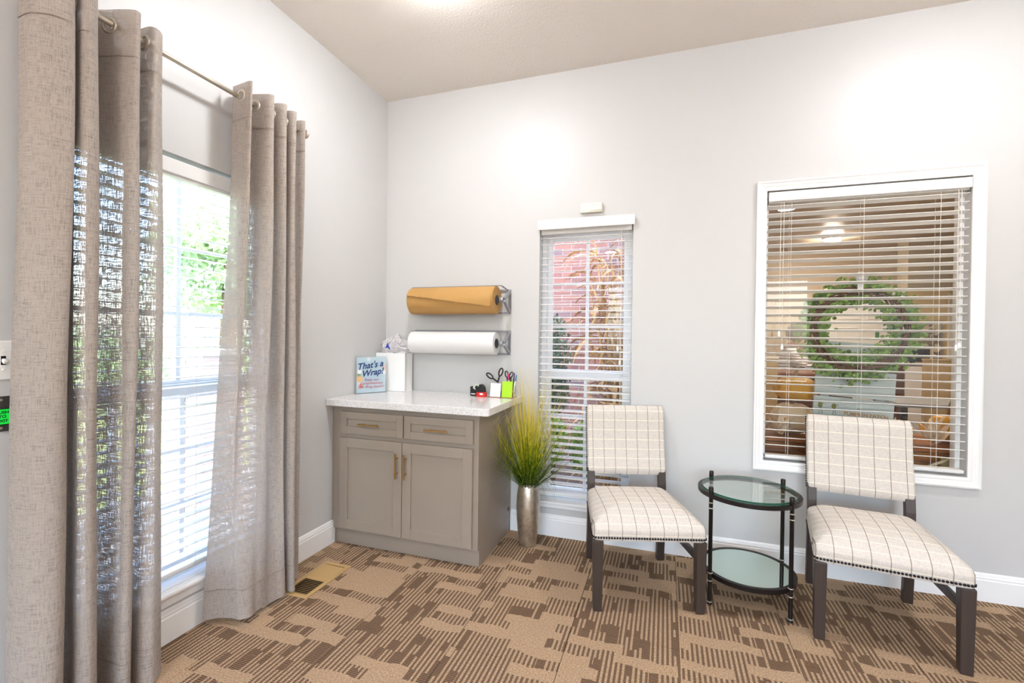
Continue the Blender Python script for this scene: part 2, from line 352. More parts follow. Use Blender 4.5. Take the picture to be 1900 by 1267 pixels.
bx2('window_sill', MW[0]-.005, MW[1]+.02, -.03, -.0005, MW[2]-.020, MW[2], bev=.007); bx2('window_sill', MW[0], MW[1], -.0005, .08, MW[2]-.02, MW[2])
bx2('sill_apron', MW[0], MW[1]+.01, -.018, -.0005, MW[2]-.045, MW[2]-.0205, bev=.005)
w3 = empty('window_3', (2.995, .05, BW[2]), label='wide interior window with moulded white casing', kind='structure')
def casing(x0, x1, z0, z1, w):          # mitred moulded picture-frame casing
    pr = [(0, -.0005), (0, -.020), (.008, -.022), (.014, -.018), (.024, -.016), (.034, -.012), (.040, -.013), (w, -.010), (w, -.0005)]
    C = [(x0, z0, 1, 1), (x1, z0, -1, 1), (x1, z1, -1, -1), (x0, z1, 1, -1)]
    for k in range(4):
        a, b = C[k], C[(k+1) % 4]
        MB().loft([[(c[0]+c[2]*q[0], q[1], c[1]+c[3]*q[0]) for q in pr] for c in (a, b)]).build('window_casing', M['trim'], w3)
casing(2.4756, 3.5121, .565, 2.2136, .0525)
for b in ((BW[0], BW[0]+.022, .06, .11, BW[2], BW[3]), (BW[1]-.022, BW[1], .06, .11, BW[2], BW[3]), (BW[0]+.022, BW[1]-.022, .06, .11, BW[3]-.022, BW[3]), (BW[0]+.022, BW[1]-.022, .06, .11, BW[2], BW[2]+.022)):
    boxpart('window_frame', M['trim'], w3, *b, bevel=.003)
boxpart('pane', M['pane'], w3, BW[0]+.022, BW[1]-.022, .083, .087, BW[2]+.022, BW[3]-.022)

w4 = empty('fill_window', (2.7, RY-.07, GW[2]), label='large unseen window added behind the camera for fill daylight', kind='structure')  # added, out of view, for soft daylight from the camera side
for q in range(4):
    xa = GW[0]+q*1.0
    boxpart('pane', M['pane'], w4, xa+.03, xa+.97, RY-.072, RY-.068, GW[2]+.03, GW[3]-.03)
    for b in ((xa, xa+.03), (xa+.97, xa+1.0)): boxpart('window_frame', M['trim'], w4, *b, RY-.10, RY-.04, GW[2], GW[3])
    for b in ((GW[2], GW[2]+.03), (GW[3]-.03, GW[3])): boxpart('window_frame', M['trim'], w4, xa+.03, xa+.97, RY-.10, RY-.04, *b)

# ------------------------------------------------------------------ blinds
def blind(label, fn, a0, a1, ztop, zbot, dc, tilt, valance, ladders, sp=.0441, tassels=()):
    """fn(a,d,z) with d positive into the room."""
    mid = (a0+a1)/2; root = empty('window_blind', fn(mid, dc, zbot), label=label, cat='blind'); alongx = abs(fn(1, 0, 0)[0]) > .5
    L = (a1-a0)/2; rl = root.location
    def bx(nm, p0, p1, d0, d1, c0, c1, mat=M['blind'], bev=.002, par=None):
        p, q = fn(p0, d0, c0), fn(p1, d1, c1)
        return MB().box(min(p[0], q[0]), max(p[0], q[0]), min(p[1], q[1]), max(p[1], q[1]), c0, c1).build(nm, mat, par or root, bevel=bev)
    v = valance; va = bx('valance', v[0], v[1], v[2], v[3], v[4], v[5], bev=.004)
    bx('headrail', a0, a1, dc-.024, dc+.024, ztop+.008, v[5]-.008)
    n = int(round((ztop-zbot-.02)/sp)); slat = None
    for k in range(n):
        zz = ztop-.012-k*sp
        if slat is None:
            # slightly bowed slat 50 mm deep
            pts = [(-.025, 0), (-.012, .0016), (0, .0022), (.012, .0016), (.025, 0)]; poly = pts+[(p[0], p[1]-.0026) for p in pts[::-1]]
            m = MB().prism(poly, (lambda a, b, d: (d, -a, b)) if alongx else (lambda a, b, d: (a, d, b)), -L, L)
            slat = m.build('slat', M['blind'], root, local=True); o = slat
        else: o = inst(slat, root, (0, 0, 0))
        q = Vector(fn(mid, dc, zz)) - rl; o.location = q; o.rotation_euler = (-tilt, 0, 0) if alongx else (0, -tilt, 0)
    br = bx('bottom_rail', a0, a1, dc-.024, dc+.024, zbot, zbot+.018, bev=.004)
    for la in ladders:
        for dd in (-.0265, .0265):
            p, q = fn(la, dc+dd, zbot+.004), fn(la, dc+dd, ztop+.01); MB().tube([p, q], .0009, 5).build('ladder_cord', M['cord'], root)
        p, q = fn(la+.012, dc, zbot+.01), fn(la+.012, dc, ztop+.01)
    for (ta, td, tz) in tassels:
        p, q = fn(ta, td, tz), fn(ta, td, ztop+.01); c = MB().tube([p, q], .0011, 5).build('lift_cord', M['cord'], root)
        MB().lathe([(.002, .012), (.0055, .006), (.0075, -.004), (.0075, -.016), (.004, -.022)], p, 10).build('tassel', M['switch'], c, smooth=True)
    return root
blind('white slatted blind between the two grey curtains', lambda a, d, z: (d, a, z), LW[0]+.012, LW[1]-.012, 1.965, .262, -.036, math.radians(-2),
      (LW[0]+.006, LW[1]-.006, -.012, -.003, 1.985, 2.048), (-1.78, -1.46, -1.14), tassels=((-1.622, .0, .36),))
blind('white slatted blind on the narrow window beside the grass vase', lambda a, d, z: (a, -d, z), MW[0]+.008, MW[1]-.008, 1.985, .268, -.034, math.radians(-6),
      (MW[0]-.008, MW[1]+.010, .022, .032, 2.017, 2.081), (1.262, 1.715), tassels=((1.70, .0, 1.25), (1.715, .001, 1.16)))
blind('white slatted blind in the wide cased window', lambda a, d, z: (a, -d, z), BW[0]+.012, BW[1]-.008, 2.085, .632, -.029, math.radians(11),
      (BW[0]+.008, BW[1]-.004, .004, .013, 2.098, 2.152), (2.655, 3.0, 3.335), tassels=((2.60, .005, 1.35), (2.615, .006, 1.275), (3.405, .004, 1.285), (3.415, .010, 1.295)))

# ------------------------------------------------------------------ curtain rod and curtains
RXP, RZ = .088, 2.412
rod = empty('curtain_rod', (RXP, -1.5, RZ), label='brushed nickel rod carrying the grey curtains', cat='curtain rod')
MB().tube([(RXP, -2.16, RZ), (RXP, -.935, RZ)], .0105, 14).build('pole', M['nickel'], rod, smooth=True)
for yy, sg in ((-.935, 1), (-2.16, -1)):
    MB().lathe([(.0105, 0), (.014, sg*.002), (.020, sg*.004), (.026, sg*.010), (.024, sg*.017), (.012, sg*.021), (.002, sg*.022)], (RXP, yy, RZ), 20, 'y').build('finial', M['nickel'], rod, smooth=True)
for yy in (-2.045, -.97):
    br = MB().box(.0005, .006, yy-.016, yy+.016, RZ-.055, RZ+.025).build('bracket', M['nickel'], rod, bevel=.001)
    MB().tube([(.006, yy, RZ-.028), (.05, yy, RZ-.030), (RXP, yy, RZ-.0175)], .005, 8).build('bracket_arm', M['nickel'], br, smooth=True)
    MB().tube([(RXP-.013, yy, RZ-.003), (RXP-.011, yy, RZ-.011), (RXP, yy, RZ-.0155), (RXP+.011, yy, RZ-.011), (RXP+.013, yy, RZ-.003)], .004, 6).build('bracket_cup', M['nickel'], br)
def curtain(label, top, bot, ztop, zb, grom, edge_hem=True):
    n = 6; A = crom([(x, y, 0) for x, y in top], n); B = crom([(x, y, 0) for x, y in bot], n); nu = len(A); nv = 44
    root = empty('curtain', (sum(p.x for p in B)/nu, sum(p.y for p in B)/nu, 0), label=label, cat='curtain', group=None)
    L = [0]
    for a, b in zip(A, A[1:]): L.append(L[-1]+(b-a).length)
    rl = root.location
    def P(i, v):                                            # v 0 at top, 1 at bottom
        s = v**1.35; q = A[i].lerp(B[i], s); zz = ztop+(zb[i*(len(zb)-1)//(nu-1)]-ztop)*v
        wob = .006*math.sin(7*v+i*.31)*math.sin(PI*min(1, v*1.3))
        return Vector((max(q.x+wob, .028), q.y+.5*wob, zz))
    me = bpy.data.meshes.new('panel'); vs = []; fs = []; uvs = []
    for k in range(nv+1):
        for i in range(nu): vs.append(P(i, k/nv)-rl); uvs.append((L[i], k/nv*(ztop)))
    for k in range(nv):
        for i in range(nu-1): a = k*nu+i; fs.append((a, a+1, a+nu+1, a+nu))
    me.from_pydata(vs, [], fs); ul = me.uv_layers.new(name='UVMap')
    for lp in me.loops: ul.data[lp.index].uv = uvs[lp.vertex_index]
    me.materials.append(M['linen']); me.shade_smooth(); o = bpy.data.objects.new('panel', me); COL.objects.link(o); o.parent = root
    # stitched top band and bottom hem: thin raised seams following the folds
    for nm, v in (('top_seam', .068), ('bottom_hem_seam', 1-.13/ztop)):
        pts = [P(i, v) for i in range(nu)]; pts = [p+Vector((.0008, -.0008, 0)) for p in pts]
        m = MB(); r = .0016; rings = []
        for p in pts: rings.append([p+Vector((r*.8, -r*.8, r)), p+Vector((r*.8, -r*.8, -r)), p+Vector((-r, r, 0))])
        m.loft(rings).build(nm, M['hem'], root)
    for (gx, gy) in grom:                                   # grommet ring, facing along the cloth direction
        i = min(range(nu), key=lambda q: (A[q].x-gx)**2+(A[q].y-gy)**2); tdir = (A[min(i+1, nu-1)]-A[max(i-1, 0)]).normalized()
        nrm = Vector((-tdir.y, tdir.x, 0)); m = MB(); ring = []
        c = Vector((A[i].x, A[i].y, RZ-.006))
        for q in range(25):
            a = 2*PI*q/24; d = tdir*math.cos(a)+Vector((0, 0, 1))*math.sin(a); ring.append([c+d*(.024+.006*math.cos(b))+nrm*(.004*math.sin(b)) for b in [2*PI*w/8 for w in range(8)]])
        m.loft(ring, cap=False).build('grommet', M['nickel'], root, smooth=True)
    return root
c1 = [(.035,-2.085),(.10,-2.088),(.155,-2.06),(.17,-2.02),(.14,-1.995),(.06,-1.99),(.04,-1.975),(.07,-1.965),(.15,-1.985),(.18,-1.968),(.15,-1.935),(.07,-1.915),(.035,-1.89),(.05,-1.872),(.12,-1.852),(.17,-1.832),(.165,-1.81),(.12,-1.795),(.06,-1.79),(.04,-1.775),(.07,-1.757),(.125,-1.755),(.14,-1.735),(.115,-1.70),(.06,-1.68)]
b1 = [(.035,-2.115),(.11,-2.125),(.18,-2.105),(.20,-2.065),(.16,-2.03),(.08,-2.015),(.05,-2.0),(.09,-1.985),(.17,-2.0),(.205,-1.98),(.18,-1.945),(.09,-1.93),(.05,-1.905),(.07,-1.885),(.14,-1.885),(.20,-1.885),(.20,-1.855),(.14,-1.835),(.075,-1.82),(.06,-1.80),(.10,-1.80),(.17,-1.815),(.205,-1.785),(.17,-1.73),(.07,-1.69)]
curtain('taupe linen curtain panel covering the window side nearest the light switch', c1, b1, 2.462, [.012, .012], [(.088,-2.086),(.088,-1.991),(.095,-1.96),(.095,-1.918),(.088,-1.86),(.09,-1.793),(.095,-1.757)])
c2 = [(.055,-1.342),(.115,-1.35),(.17,-1.357),(.178,-1.345),(.11,-1.325),(.05,-1.31),(.035,-1.29),(.06,-1.27),(.13,-1.25),(.17,-1.235),(.17,-1.215),(.11,-1.205),(.05,-1.195),(.035,-1.18),(.06,-1.165),(.13,-1.16),(.165,-1.14),(.15,-1.12),(.08,-1.115),(.04,-1.10),(.06,-1.08),(.13,-1.08),(.155,-1.06),(.13,-1.04),(.06,-1.03),(.04,-1.01),(.06,-.985),(.11,-.975),(.12,-.958),(.06,-.94)]
b2 = [(.052,-1.475),(.07,-1.46),(.09,-1.44),(.12,-1.425),(.157,-1.415),(.19,-1.412),(.213,-1.395),(.222,-1.37),(.213,-1.34),(.212,-1.315),(.21,-1.29),(.206,-1.26),(.21,-1.235),(.215,-1.21),(.222,-1.188),(.215,-1.165),(.18,-1.15),(.12,-1.14),(.11,-1.128),(.15,-1.125),(.20,-1.14),(.235,-1.14),(.225,-1.115),(.16,-1.10),(.10,-1.085),(.11,-1.06),(.16,-1.05),(.165,-1.03),(.12,-.99),(.06,-.945)]
curtain('taupe linen curtain panel beside the counter, hem flared over the floor vent', c2, b2, 2.462, [.03, .028, .02, .018, .02, .03, .05], [(.115,-1.35),(.10,-1.261),(.09,-1.202),(.095,-1.163),(.10,-1.116),(.095,-1.078),(.09,-1.035)])

# ------------------------------------------------------------------ switch, exit button, sensor, floor vent
def lettering(txt, size, mat, parent, origin, ax, ay, nrm, shear=0, align='CENTER', spacing=1.0, off=.0006, bold=0.0):
    cu = bpy.data.curves.new('t', 'FONT'); cu.body = txt; cu.size = size; cu.align_x = align; cu.shear = shear; cu.space_character = spacing; cu.offset = bold
    to = bpy.data.objects.new('t', cu); COL.objects.link(to); dg = bpy.context.evaluated_depsgraph_get(); me = bpy.data.meshes.new_from_object(to.evaluated_get(dg)); bpy.data.objects.remove(to)
    me.name = 'lettering'; ax, ay, nrm = Vector(ax), Vector(ay), Vector(nrm); o0 = Vector(origin)-root_loc(parent)
    for v in me.vertices: v.co = o0+ax*v.co.x+ay*v.co.y+nrm*off
    me.materials.clear(); me.materials.append(mat); o = bpy.data.objects.new('lettering', me); COL.objects.link(o); o.parent = parent; return o
sw = empty('light_switch', (.0005, -2.104, 1.214), label='white toggle light switch above the exit button', cat='light switch')
pl = MB().box(.0005, .0065, -2.139, -2.069, 1.152, 1.276).build('switch_plate', M['switch'], sw, bevel=.003)
MB().box(.0066, .0072, -2.110, -2.098, 1.200, 1.228).build('switch_slot', M['black'], pl)
MB().obox((.0066, -2.104, 1.216), (.020, -2.104, 1.207), .009, .010).build('toggle', M['switch'], sw, bevel=.001)
for zz in (1.184, 1.244): MB().lathe([(.0035, .0066), (.0035, .0078), (.002, .0085)], (0, -2.104, zz), 10, 'x').build('screw', M['switch'], pl)
eb = empty('exit_button', (.0005, -2.108, 1.045), label='steel push to exit plate with lit green button', cat='exit button')
pl = MB().box(.0005, .004, -2.143, -2.073, .989, 1.1005).build('steel_plate', M['steelplate'], eb, bevel=.0008)
for zz in (1.0005, 1.089): MB().lathe([(.004, .0042), (.004, .0052), (.002, .006)], (0, -2.108, zz), 10, 'x').build('screw', M['nickel'], pl)
MB().box(.0042, .006, -2.131, -2.083, 1.010, 1.062).build('button_bezel', M['black'], eb, bevel=.0008)
bt = MB().box(.0061, .0095, -2.129, -2.085, 1.0125, 1.0595).build('green_button', M['greenlit'], eb, bevel=.001); bt['label'] = 'lit green button lettered PUSH TO EXIT'
for tx_, zz in (('PUSH', 1.046), ('TO', 1.033), ('EXIT', 1.019)): lettering(tx_, .0125, M['black'], bt, (.0096, -2.107, zz), (0, 1, 0), (0, 0, 1), (1, 0, 0), bold=.0004)
sn = empty('motion_sensor', (1.526, -.0005, 2.11), label='small ivory alarm sensor box above the narrow window blind', cat='sensor')
MB().box(1.4565, 1.5955, -.026, -.0005, 2.112, 2.172).build('sensor_body', M['ivory'], sn, bevel=.004)
cv = MB().box(1.515, 1.592, -.031, -.0262, 2.122, 2.170).build('sensor_cover', M['ivory'], sn, bevel=.003)
for xx in (1.541, 1.564): MB().lathe([(.0018, -.0312), (.0018, -.0318)], (xx, 0, 2.157), 8, 'y').build('indicator', M['black'], cv)
vx0, vx1, vy0, vy1 = .152, .322, -1.142, -.80
vt = empty('floor_vent', (.237, -.97, 0), label='tan metal floor register beside the curtain hem', cat='floor vent')
fr = MB(); e = .024
for b in ((vx0, vx1, vy0, vy0+e), (vx0, vx1, vy1-e, vy1), (vx0, vx0+e, vy0+e, vy1-e), (vx1-e, vx1, vy0+e, vy1-e)): fr.box(*b, .0005, .007)
fr.build('vent_frame', M['vent'], vt, bevel=.002)
boxpart('duct_shade', M['ventdark'], vt, vx0+e, vx1-e, vy0+e, vy1-e, .0004, .0012)  # thin dark sheet, its colour standing in for shade inside the vent
lv = None; k = 0; yy = vy0+e+.007
while yy < vy1-e-.004:
    tl = -.55 if yy < -.985 else .75
    if lv is None: lv = MB().box(-(vx1-vx0)/2+e, (vx1-vx0)/2-e, -.0056, .0056, -.0005, .0005).build('louver', M['vent'], vt, local=True); o = lv
    else: o = inst(lv, vt, (0, 0, 0))
    o.location = (0, yy+.97, .0052); o.rotation_euler = (tl, 0, 0); yy += .0135
boxpart('vent_bar', M['vent'], vt, vx0+e, vx1-e, -.986, -.974, .001, .0065)

# ------------------------------------------------------------------ ceiling lamps
for k, (lx, ly) in enumerate(((.93, -1.09), (3.44, -1.0), (.93, -3.6), (3.44, -3.6), (.93, -6.1), (3.44, -6.1))):  # rearmost pair is added out of view as extra fill light
    r = empty('ceiling_lamp', (lx, ly, H), label='round flush ceiling lamp '+('above the counter corner', 'above the check chairs', 'over the carpet behind the light switch', 'over the middle of the room', 'added unseen as fill by the rear window, curtain side', 'added unseen as fill by the rear window, far side')[k], cat='ceiling lamp', group='flush ceiling lamps')
    MB().lathe([(.125, 0), (.125, -.018), (.11, -.022)], (lx, ly, H-.0005), 32).build('lamp_base', M['trim'], r, smooth=True, angle=40)
    MB().lathe([(.108, -.0225), (.107, -.034), (.096, -.050), (.07, -.060), (.03, -.065), (.002, -.066)], (lx, ly, H), 32).build('lamp_dome', M['lamp'], r, smooth=True)

# ================================================================== COUNTER CABINET
cb = empty('base_cabinet', (.5, -.30, 0), label='taupe shaker base cabinet with two drawers and two doors', cat='cabinet')
m = MB().box(.0, 1.0, -.558, -.001, .0, .098); m.build('plinth', M['cab'], cb, bevel=.0015)
MB().prism([(-.001, .0985), (-.582, .0985), (-.582, .872), (-.001, .872)], lambda a, b, d: (d, a, b), .019, 1.001).build('body', M['cab'], cb, bevel=.0015)
boxpart('filler_strip', M['cab'], cb, .001, .0185, -.575, -.50, .14, .872, bevel=.001)
def shaker(nm, x0, x1, z0, z1, fw_, par):
    y0, y1 = -.6025, -.5825; m = MB()
    d = boxpart(nm, M['cab'], par, x0+fw_, x1-fw_, y0+.011, y1, z0+fw_, z1-fw_)
    for n2, b in (('stile', (x0, x0+fw_, z0, z1)), ('stile', (x1-fw_, x1, z0, z1)), ('rail', (x0+fw_, x1-fw_, z1-fw_, z1)), ('rail', (x0+fw_, x1-fw_, z0, z0+fw_))):
        boxpart(n2, M['cab'], d, b[0], b[1], y0, y1, b[2], b[3], bevel=.0012)
    return d
def pull(d, p, q):                       # bar pull with two posts
    p, q = Vector(p), Vector(q); u = (q-p).normalized(); hp = MB().tube([p, q], .0052, 10)
    for s in (.2, .8):
        c = p.lerp(q, s); hp.tube([c, c+Vector((0, .03, 0))], .004, 8)
    hp.build('handle', M['brass'], d, smooth=True, angle=40)['label'] = 'brass bar pull'
yh = -.6335
d = shaker('drawer', .083, .524, .703, .838, .044, cb); pull(d, (.228, yh, .768), (.375, yh, .768))
d = shaker('drawer', .531, .973, .703, .838, .044, cb); pull(d, (.680, yh, .768), (.827, yh, .768))
d = shaker('door', .076, .5175, .113, .676, .058, cb); pull(d, (.493, yh, .615), (.493, yh, .468))
d = shaker('door', .5215, .970, .113, .676, .058, cb); pull(d, (.549, yh, .615), (.549, yh, .468))
MB().lathe([(.014, 1.0005), (.014, 1.003), (.009, 1.004)], (0, -.05, .155), 14, 'x').build('cable_hole', M['black'], cb)
cr = .024; poly = [(.0012, -.001), (.0012, -.640)] + [(1.078-cr+cr*math.sin(a), -.640+cr-cr*math.cos(a)) for a in [PI/2*i/6 for i in range(7)]] + [(1.078, -.001)]
ct = MB().prism(poly, lambda a, b, d: (a, b, d), .8725, .914).build('countertop', M['quartz'], None, bevel=.003)
tag(ct, 'white speckled quartz worktop over the taupe cabinet', 'countertop')

# ------------------------------------------------------------------ paper rolls
def roll(z0, R, wall_z, kraft):
    yb = -.112; x0, x1 = .296, .925
    ds = empty('paper_dispenser', (.63, -.02, wall_z[1]), label='grey steel wall dispenser holding the '+('brown kraft' if kraft else 'white')+' paper roll', cat='paper dispenser')
    for xx in (.978, .262):
        a = MB().box(xx-.010, xx+.010, -.006, -.0005, wall_z[0], wall_z[1]).build('wall_plate', M['steel'], ds, bevel=.001)
        for zz in wall_z:
            zz2 = zz+(-.012 if zz > z0 else .012)
            MB().obox((xx, -.006, zz2), (xx, yb, z0+(.006 if zz > z0 else -.006)), .018, .019).build('bracket_arm', M['steel'], a, bevel=.001)
        MB().lathe([(.016, -.012), (.018, -.006), (.018, .006), (.016, .012)], (xx-(.02 if xx > .6 else -.02), yb, z0), 16, 'x').build('hub', M['steel'], a, smooth=True, angle=40)
    boxpart('rail', M['steel'], ds, .272, .968, -.012, -.0005, wall_z[0]+.001, wall_z[0]+.013)
    boxpart('rail', M['steel'], ds, .272, .968, -.012, -.0005, wall_z[1]-.013, wall_z[1]-.001)
    zc = z0+R+.004; cut = MB().obox((.285, yb+.012, zc), (.955, yb+.012, zc), .028, .003).build('cutter_bar', M['steel'], ds)
    MB().obox((.955, yb+.012, zc-.002), (.975, -.03, wall_z[1]-.01), .010, .004).build('cutter_arm', M['steel'], cut)
    MB().obox((.285, yb+.012, zc-.002), (.265, -.03, wall_z[1]-.01), .010, .004).build('cutter_arm', M['steel'], cut)
    rr = empty('paper_roll', ((x0+x1)/2, yb, z0), label='wide roll of '+('brown kraft wrapping paper with a torn loose edge' if kraft else 'white wrapping paper below the kraft roll'), cat='paper roll')
    mat = M['kraft'] if kraft else M['paper']; ri = .034; m = MB()
    m.lathe([(ri, x1), (R-.002, x1), (R, x1-.002), (R, x0+.002), (R-.002, x0), (ri, x0)], (0, yb, z0), 48, 'x', cap=False); m.lathe([(ri, x0), (ri, x1)], (0, yb, z0), 32, 'x', cap=False)
    m.build('paper_body', mat, rr, smooth=True, angle=40)
    MB().lathe([(.030, x0-.003), (.030, x1+.004)], (0, yb, z0), 24, 'x').build('core', M['black'], rr, smooth=True, angle=40)
    if kraft:                              # loose outer sheet ending in an oblique torn edge
        g = MB(); nu, nv = 40, 12; rows = []; rnd = random.Random(3)
        for i in range(nu+1):
            s = i/nu; xx = x0+.004+(x1-x0-.012)*s; end = math.radians(18-44*s+rnd.uniform(-1, 1)*(2 if s < .35 else .7)); st = math.radians(112); row = []
            for j_ in range(nv+1):
                a = st+(end-st)*j_/nv; q = R+.0014+.013*(j_/nv)**4
                row.append((xx, yb-q*math.cos(a), z0+q*math.sin(a)))
            rows.append(row)
        g.loft(rows, cap=False, closed=False).build('loose_sheet', mat, rr, smooth=True)
    return rr
roll(1.553, .0925, (1.466, 1.634), True); roll(1.266, .0755, (1.187, 1.355), False)

# ------------------------------------------------------------------ gift bag and sign
M['bag'] = pm('glossy_white_card', (240, 240, 239), .012, 6, .3)
M['bagside'] = pm('bag_gusset_card', (232, 230, 226), .02, 6, .35)
bg = empty('gift_bag', (.128, -.087, .914), label='white paper gift bag with spotted tissue in the counter corner', cat='gift bag')
m = MB(); t_ = .0012; X0, X1, Y0, Y1, Z0, Z1 = .010, .247, -.135, -.035, .9145, 1.186
m.box(X0, X1, Y0, Y0+t_, Z0, Z1).box(X0, X1, Y1-t_, Y1, Z0, Z1).box(X0, X1, Y0, Y1, Z0, Z0+t_); m.build('bag_body', M['bag'], bg)
for xx, s in ((X0, 1), (X1, -1)):         # gusset folded inwards
    MB().loft([[(xx, Y0+t_, z), (xx+s*.012, (Y0+Y1)/2, z), (xx, Y1-t_, z), (xx+s*t_, Y1-t_, z), (xx+s*(.012+t_), (Y0+Y1)/2, z), (xx+s*t_, Y0+t_, z)] for z in (Z0, Z1)]).build('gusset', M['bagside'], bg)
boxpart('fold_crease', M['bagside'], bg, X0, X1, Y0-.0006, Y0, 1.034, 1.0352)
t = NT('spotted_tissue'); v = t.coord(); vo = t.node('ShaderNodeTexVoronoi'); vo.inputs['Scale'].default_value = 95; t.l.new(v, vo.inputs['Vector'])
t.set(t.mix(t.math('LESS_THAN', vo.outputs['Distance'], .28), s2l((240, 236, 236)), t.mix(t.math('GREATER_THAN', t.noise(v, 25), .5), s2l((60, 66, 140)), s2l((120, 70, 80)))), .6)
tr = t.node('ShaderNodeBsdfTranslucent'); tr.inputs[0].default_value = (.8, .78, .78, 1); mx = t.node('ShaderNodeMixShader'); mx.inputs[0].default_value = .25
t.l.new(t.b.outputs[0], mx.inputs[1]); t.l.new(tr.outputs[0], mx.inputs[2]); t.l.new(mx.outputs[0], t.out.inputs[0]); M['tissue'] = t.m
M['bluetissue'] = pm('royal_blue_tissue', (28, 62, 168), .1, 20, .5)
def crumple(nm, base, tops, mat, rnd):
    rows = []
    n = len(tops)
    for i in range(n):
        row = []
        for j_ in range(6):
            s = j_/5; b = Vector(base[i]); e_ = Vector(tops[i]); p = b.lerp(e_, s)
            p += Vector((rnd.uniform(-1, 1)*.008, rnd.uniform(-1, 1)*.012, rnd.uniform(-1, 1)*.006))*math.sin(PI*s*.8); row.append(p)
        rows.append(row)
    return MB().loft(rows, cap=False, closed=False).build(nm, mat, bg)
rn = random.Random(5)
crumple('tissue_sheet', [(.05,-.06,1.15),(.09,-.055,1.15),(.13,-.06,1.15),(.16,-.065,1.15),(.20,-.06,1.15)], [(.012,-.055,1.270),(.085,-.05,1.305),(.135,-.05,1.328),(.147,-.05,1.30),(.165,-.06,1.275)], M['tissue'], rn)
crumple('tissue_sheet', [(.15,-.06,1.15),(.17,-.07,1.15),(.19,-.07,1.15),(.21,-.06,1.15),(.225,-.06,1.15)], [(.14,-.055,1.285),(.175,-.055,1.285),(.215,-.06,1.278),(.245,-.06,1.28),(.255,-.055,1.235)], M['tissue'], rn)
crumple('tissue_sheet', [(.045,-.10,1.15),(.12,-.11,1.15),(.14,-.11,1.15),(.17,-.11,1.15),(.20,-.105,1.15),(.22,-.10,1.15)], [(.012,-.09,1.25),(.05,-.115,1.245),(.105,-.12,1.245),(.14,-.12,1.215),(.19,-.12,1.235),(.235,-.10,1.225)], M['tissue'], rn)
MB().add([(.083, -.131, 1.222), (.103, -.131, 1.262), (.127, -.133, 1.205), (.105, -.137, 1.224)], [(0, 3, 1), (3, 2, 1)]).build('blue_tissue_corner', M['bluetissue'], bg)
# acrylic sign: local frame along the board
p0 = Vector((.0203, -.3698, .9145)); ua = Vector((.4997, .8662, 0)); nn = Vector((.8662, -.4997, 0)); zz_ = Vector((0, 0, 1)); SW, SH = .210, .247
sg = empty('counter_sign', p0+ua*SW/2, label='acrylic stand sign lettered That\'s a Wrap on the worktop', cat='sign')
def slab(o, u0, u1, z0, z1, d0, d1):
    vs = [p0+ua*u+zz_*z+nn*d for d in (d0, d1) for u, z in ((u0, z0), (u1, z0), (u1, z1), (u0, z1))]
    return o.add(vs, [(0, 3, 2, 1), (4, 5, 6, 7), (0, 1, 5, 4), (1, 2, 6, 5), (2, 3, 7, 6), (3, 0, 4, 7)])
slab(slab(MB(), -.004, SW+.004, .001, SH+.006, .0015, .004), -.004, SW+.004, .0005, .003, -.075, .0015).build('acrylic_holder', M['acrylic'], sg)
t = NT('printed_sign_sheet'); tc = t.node('ShaderNodeTexCoord').outputs['Object']; ux = t.node('ShaderNodeVectorMath', operation='DOT_PRODUCT'); t.l.new(tc, ux.inputs[0]); ux.inputs[1].default_value = tuple(ua); U = ux.outputs['Value']; Zc = t.xyz(tc)[2]
cc = t.mix(t.noise(t.scale(tc, (14, 14, 14)), 1, 2), s2l((176, 204, 220)), s2l((222, 234, 240)))
def spot(c, u, z, r, col, soft=.25):
    d = t.math('SQRT', t.math('ADD', t.math('POWER', t.math('SUBTRACT', U, u), 2.0), t.math('POWER', t.math('SUBTRACT', Zc, z), 2.0)))
    return t.mix(t.math('DIVIDE', t.math('SUBTRACT', r, d), r*soft, clamp=True), c, col)
for u, z, r, c, so_ in ((-.088, .125, .022, (132, 160, 92), .9), (-.084, .148, .016, (250, 250, 246), .25), (-.082, .098, .026, (240, 190, 122), .4), (-.075, .052, .022, (242, 130, 100), .9), (.098, .142, .020, (250, 250, 250), .3), (.095, .172, .028, (244, 206, 194), .7), (-.02, .232, .02, (240, 244, 246), .8)): cc = spot(cc, u, z, r, s2l(c), so_)
t.set(cc, .35); M['print'] = t.m
sh_ = slab(MB(), 0, SW, .003, SH, -.0002, .0008).build('printed_sheet', M['print'], sg)
M['navy'] = pm('navy_ink', (32, 62, 120), .05, 20, .5); M['redink'] = pm('red_ink', (206, 70, 92), .1, 20, .5); M['plum'] = pm('plum_ink', (170, 70, 130), .1, 20, .5)
tilt = Vector(ua*math.cos(.12)+zz_*math.sin(.12)); tup = Vector(-ua*math.sin(.12)+zz_*math.cos(.12))
def onsign(txt, size, mat, u, z, sh=.35, rot=True, bold=.0, off=.0045): lettering(txt, size, mat, sh_, p0+ua*u+zz_*z, tilt if rot else ua, tup if rot else zz_, nn, shear=sh, bold=bold, off=off)
onsign("That's a", .060, M['navy'], .096, .172, bold=.0012); onsign('Wrap!', .060, M['navy'], .112, .122, bold=.0012)
onsign('Enjoy our', .026, M['plum'], .105, .083, rot=False); onsign('Complimentary', .026, M['redink'], .103, .060, rot=False); onsign('Gift Wrap Station!', .024, M['redink'], .103, .036, rot=False)

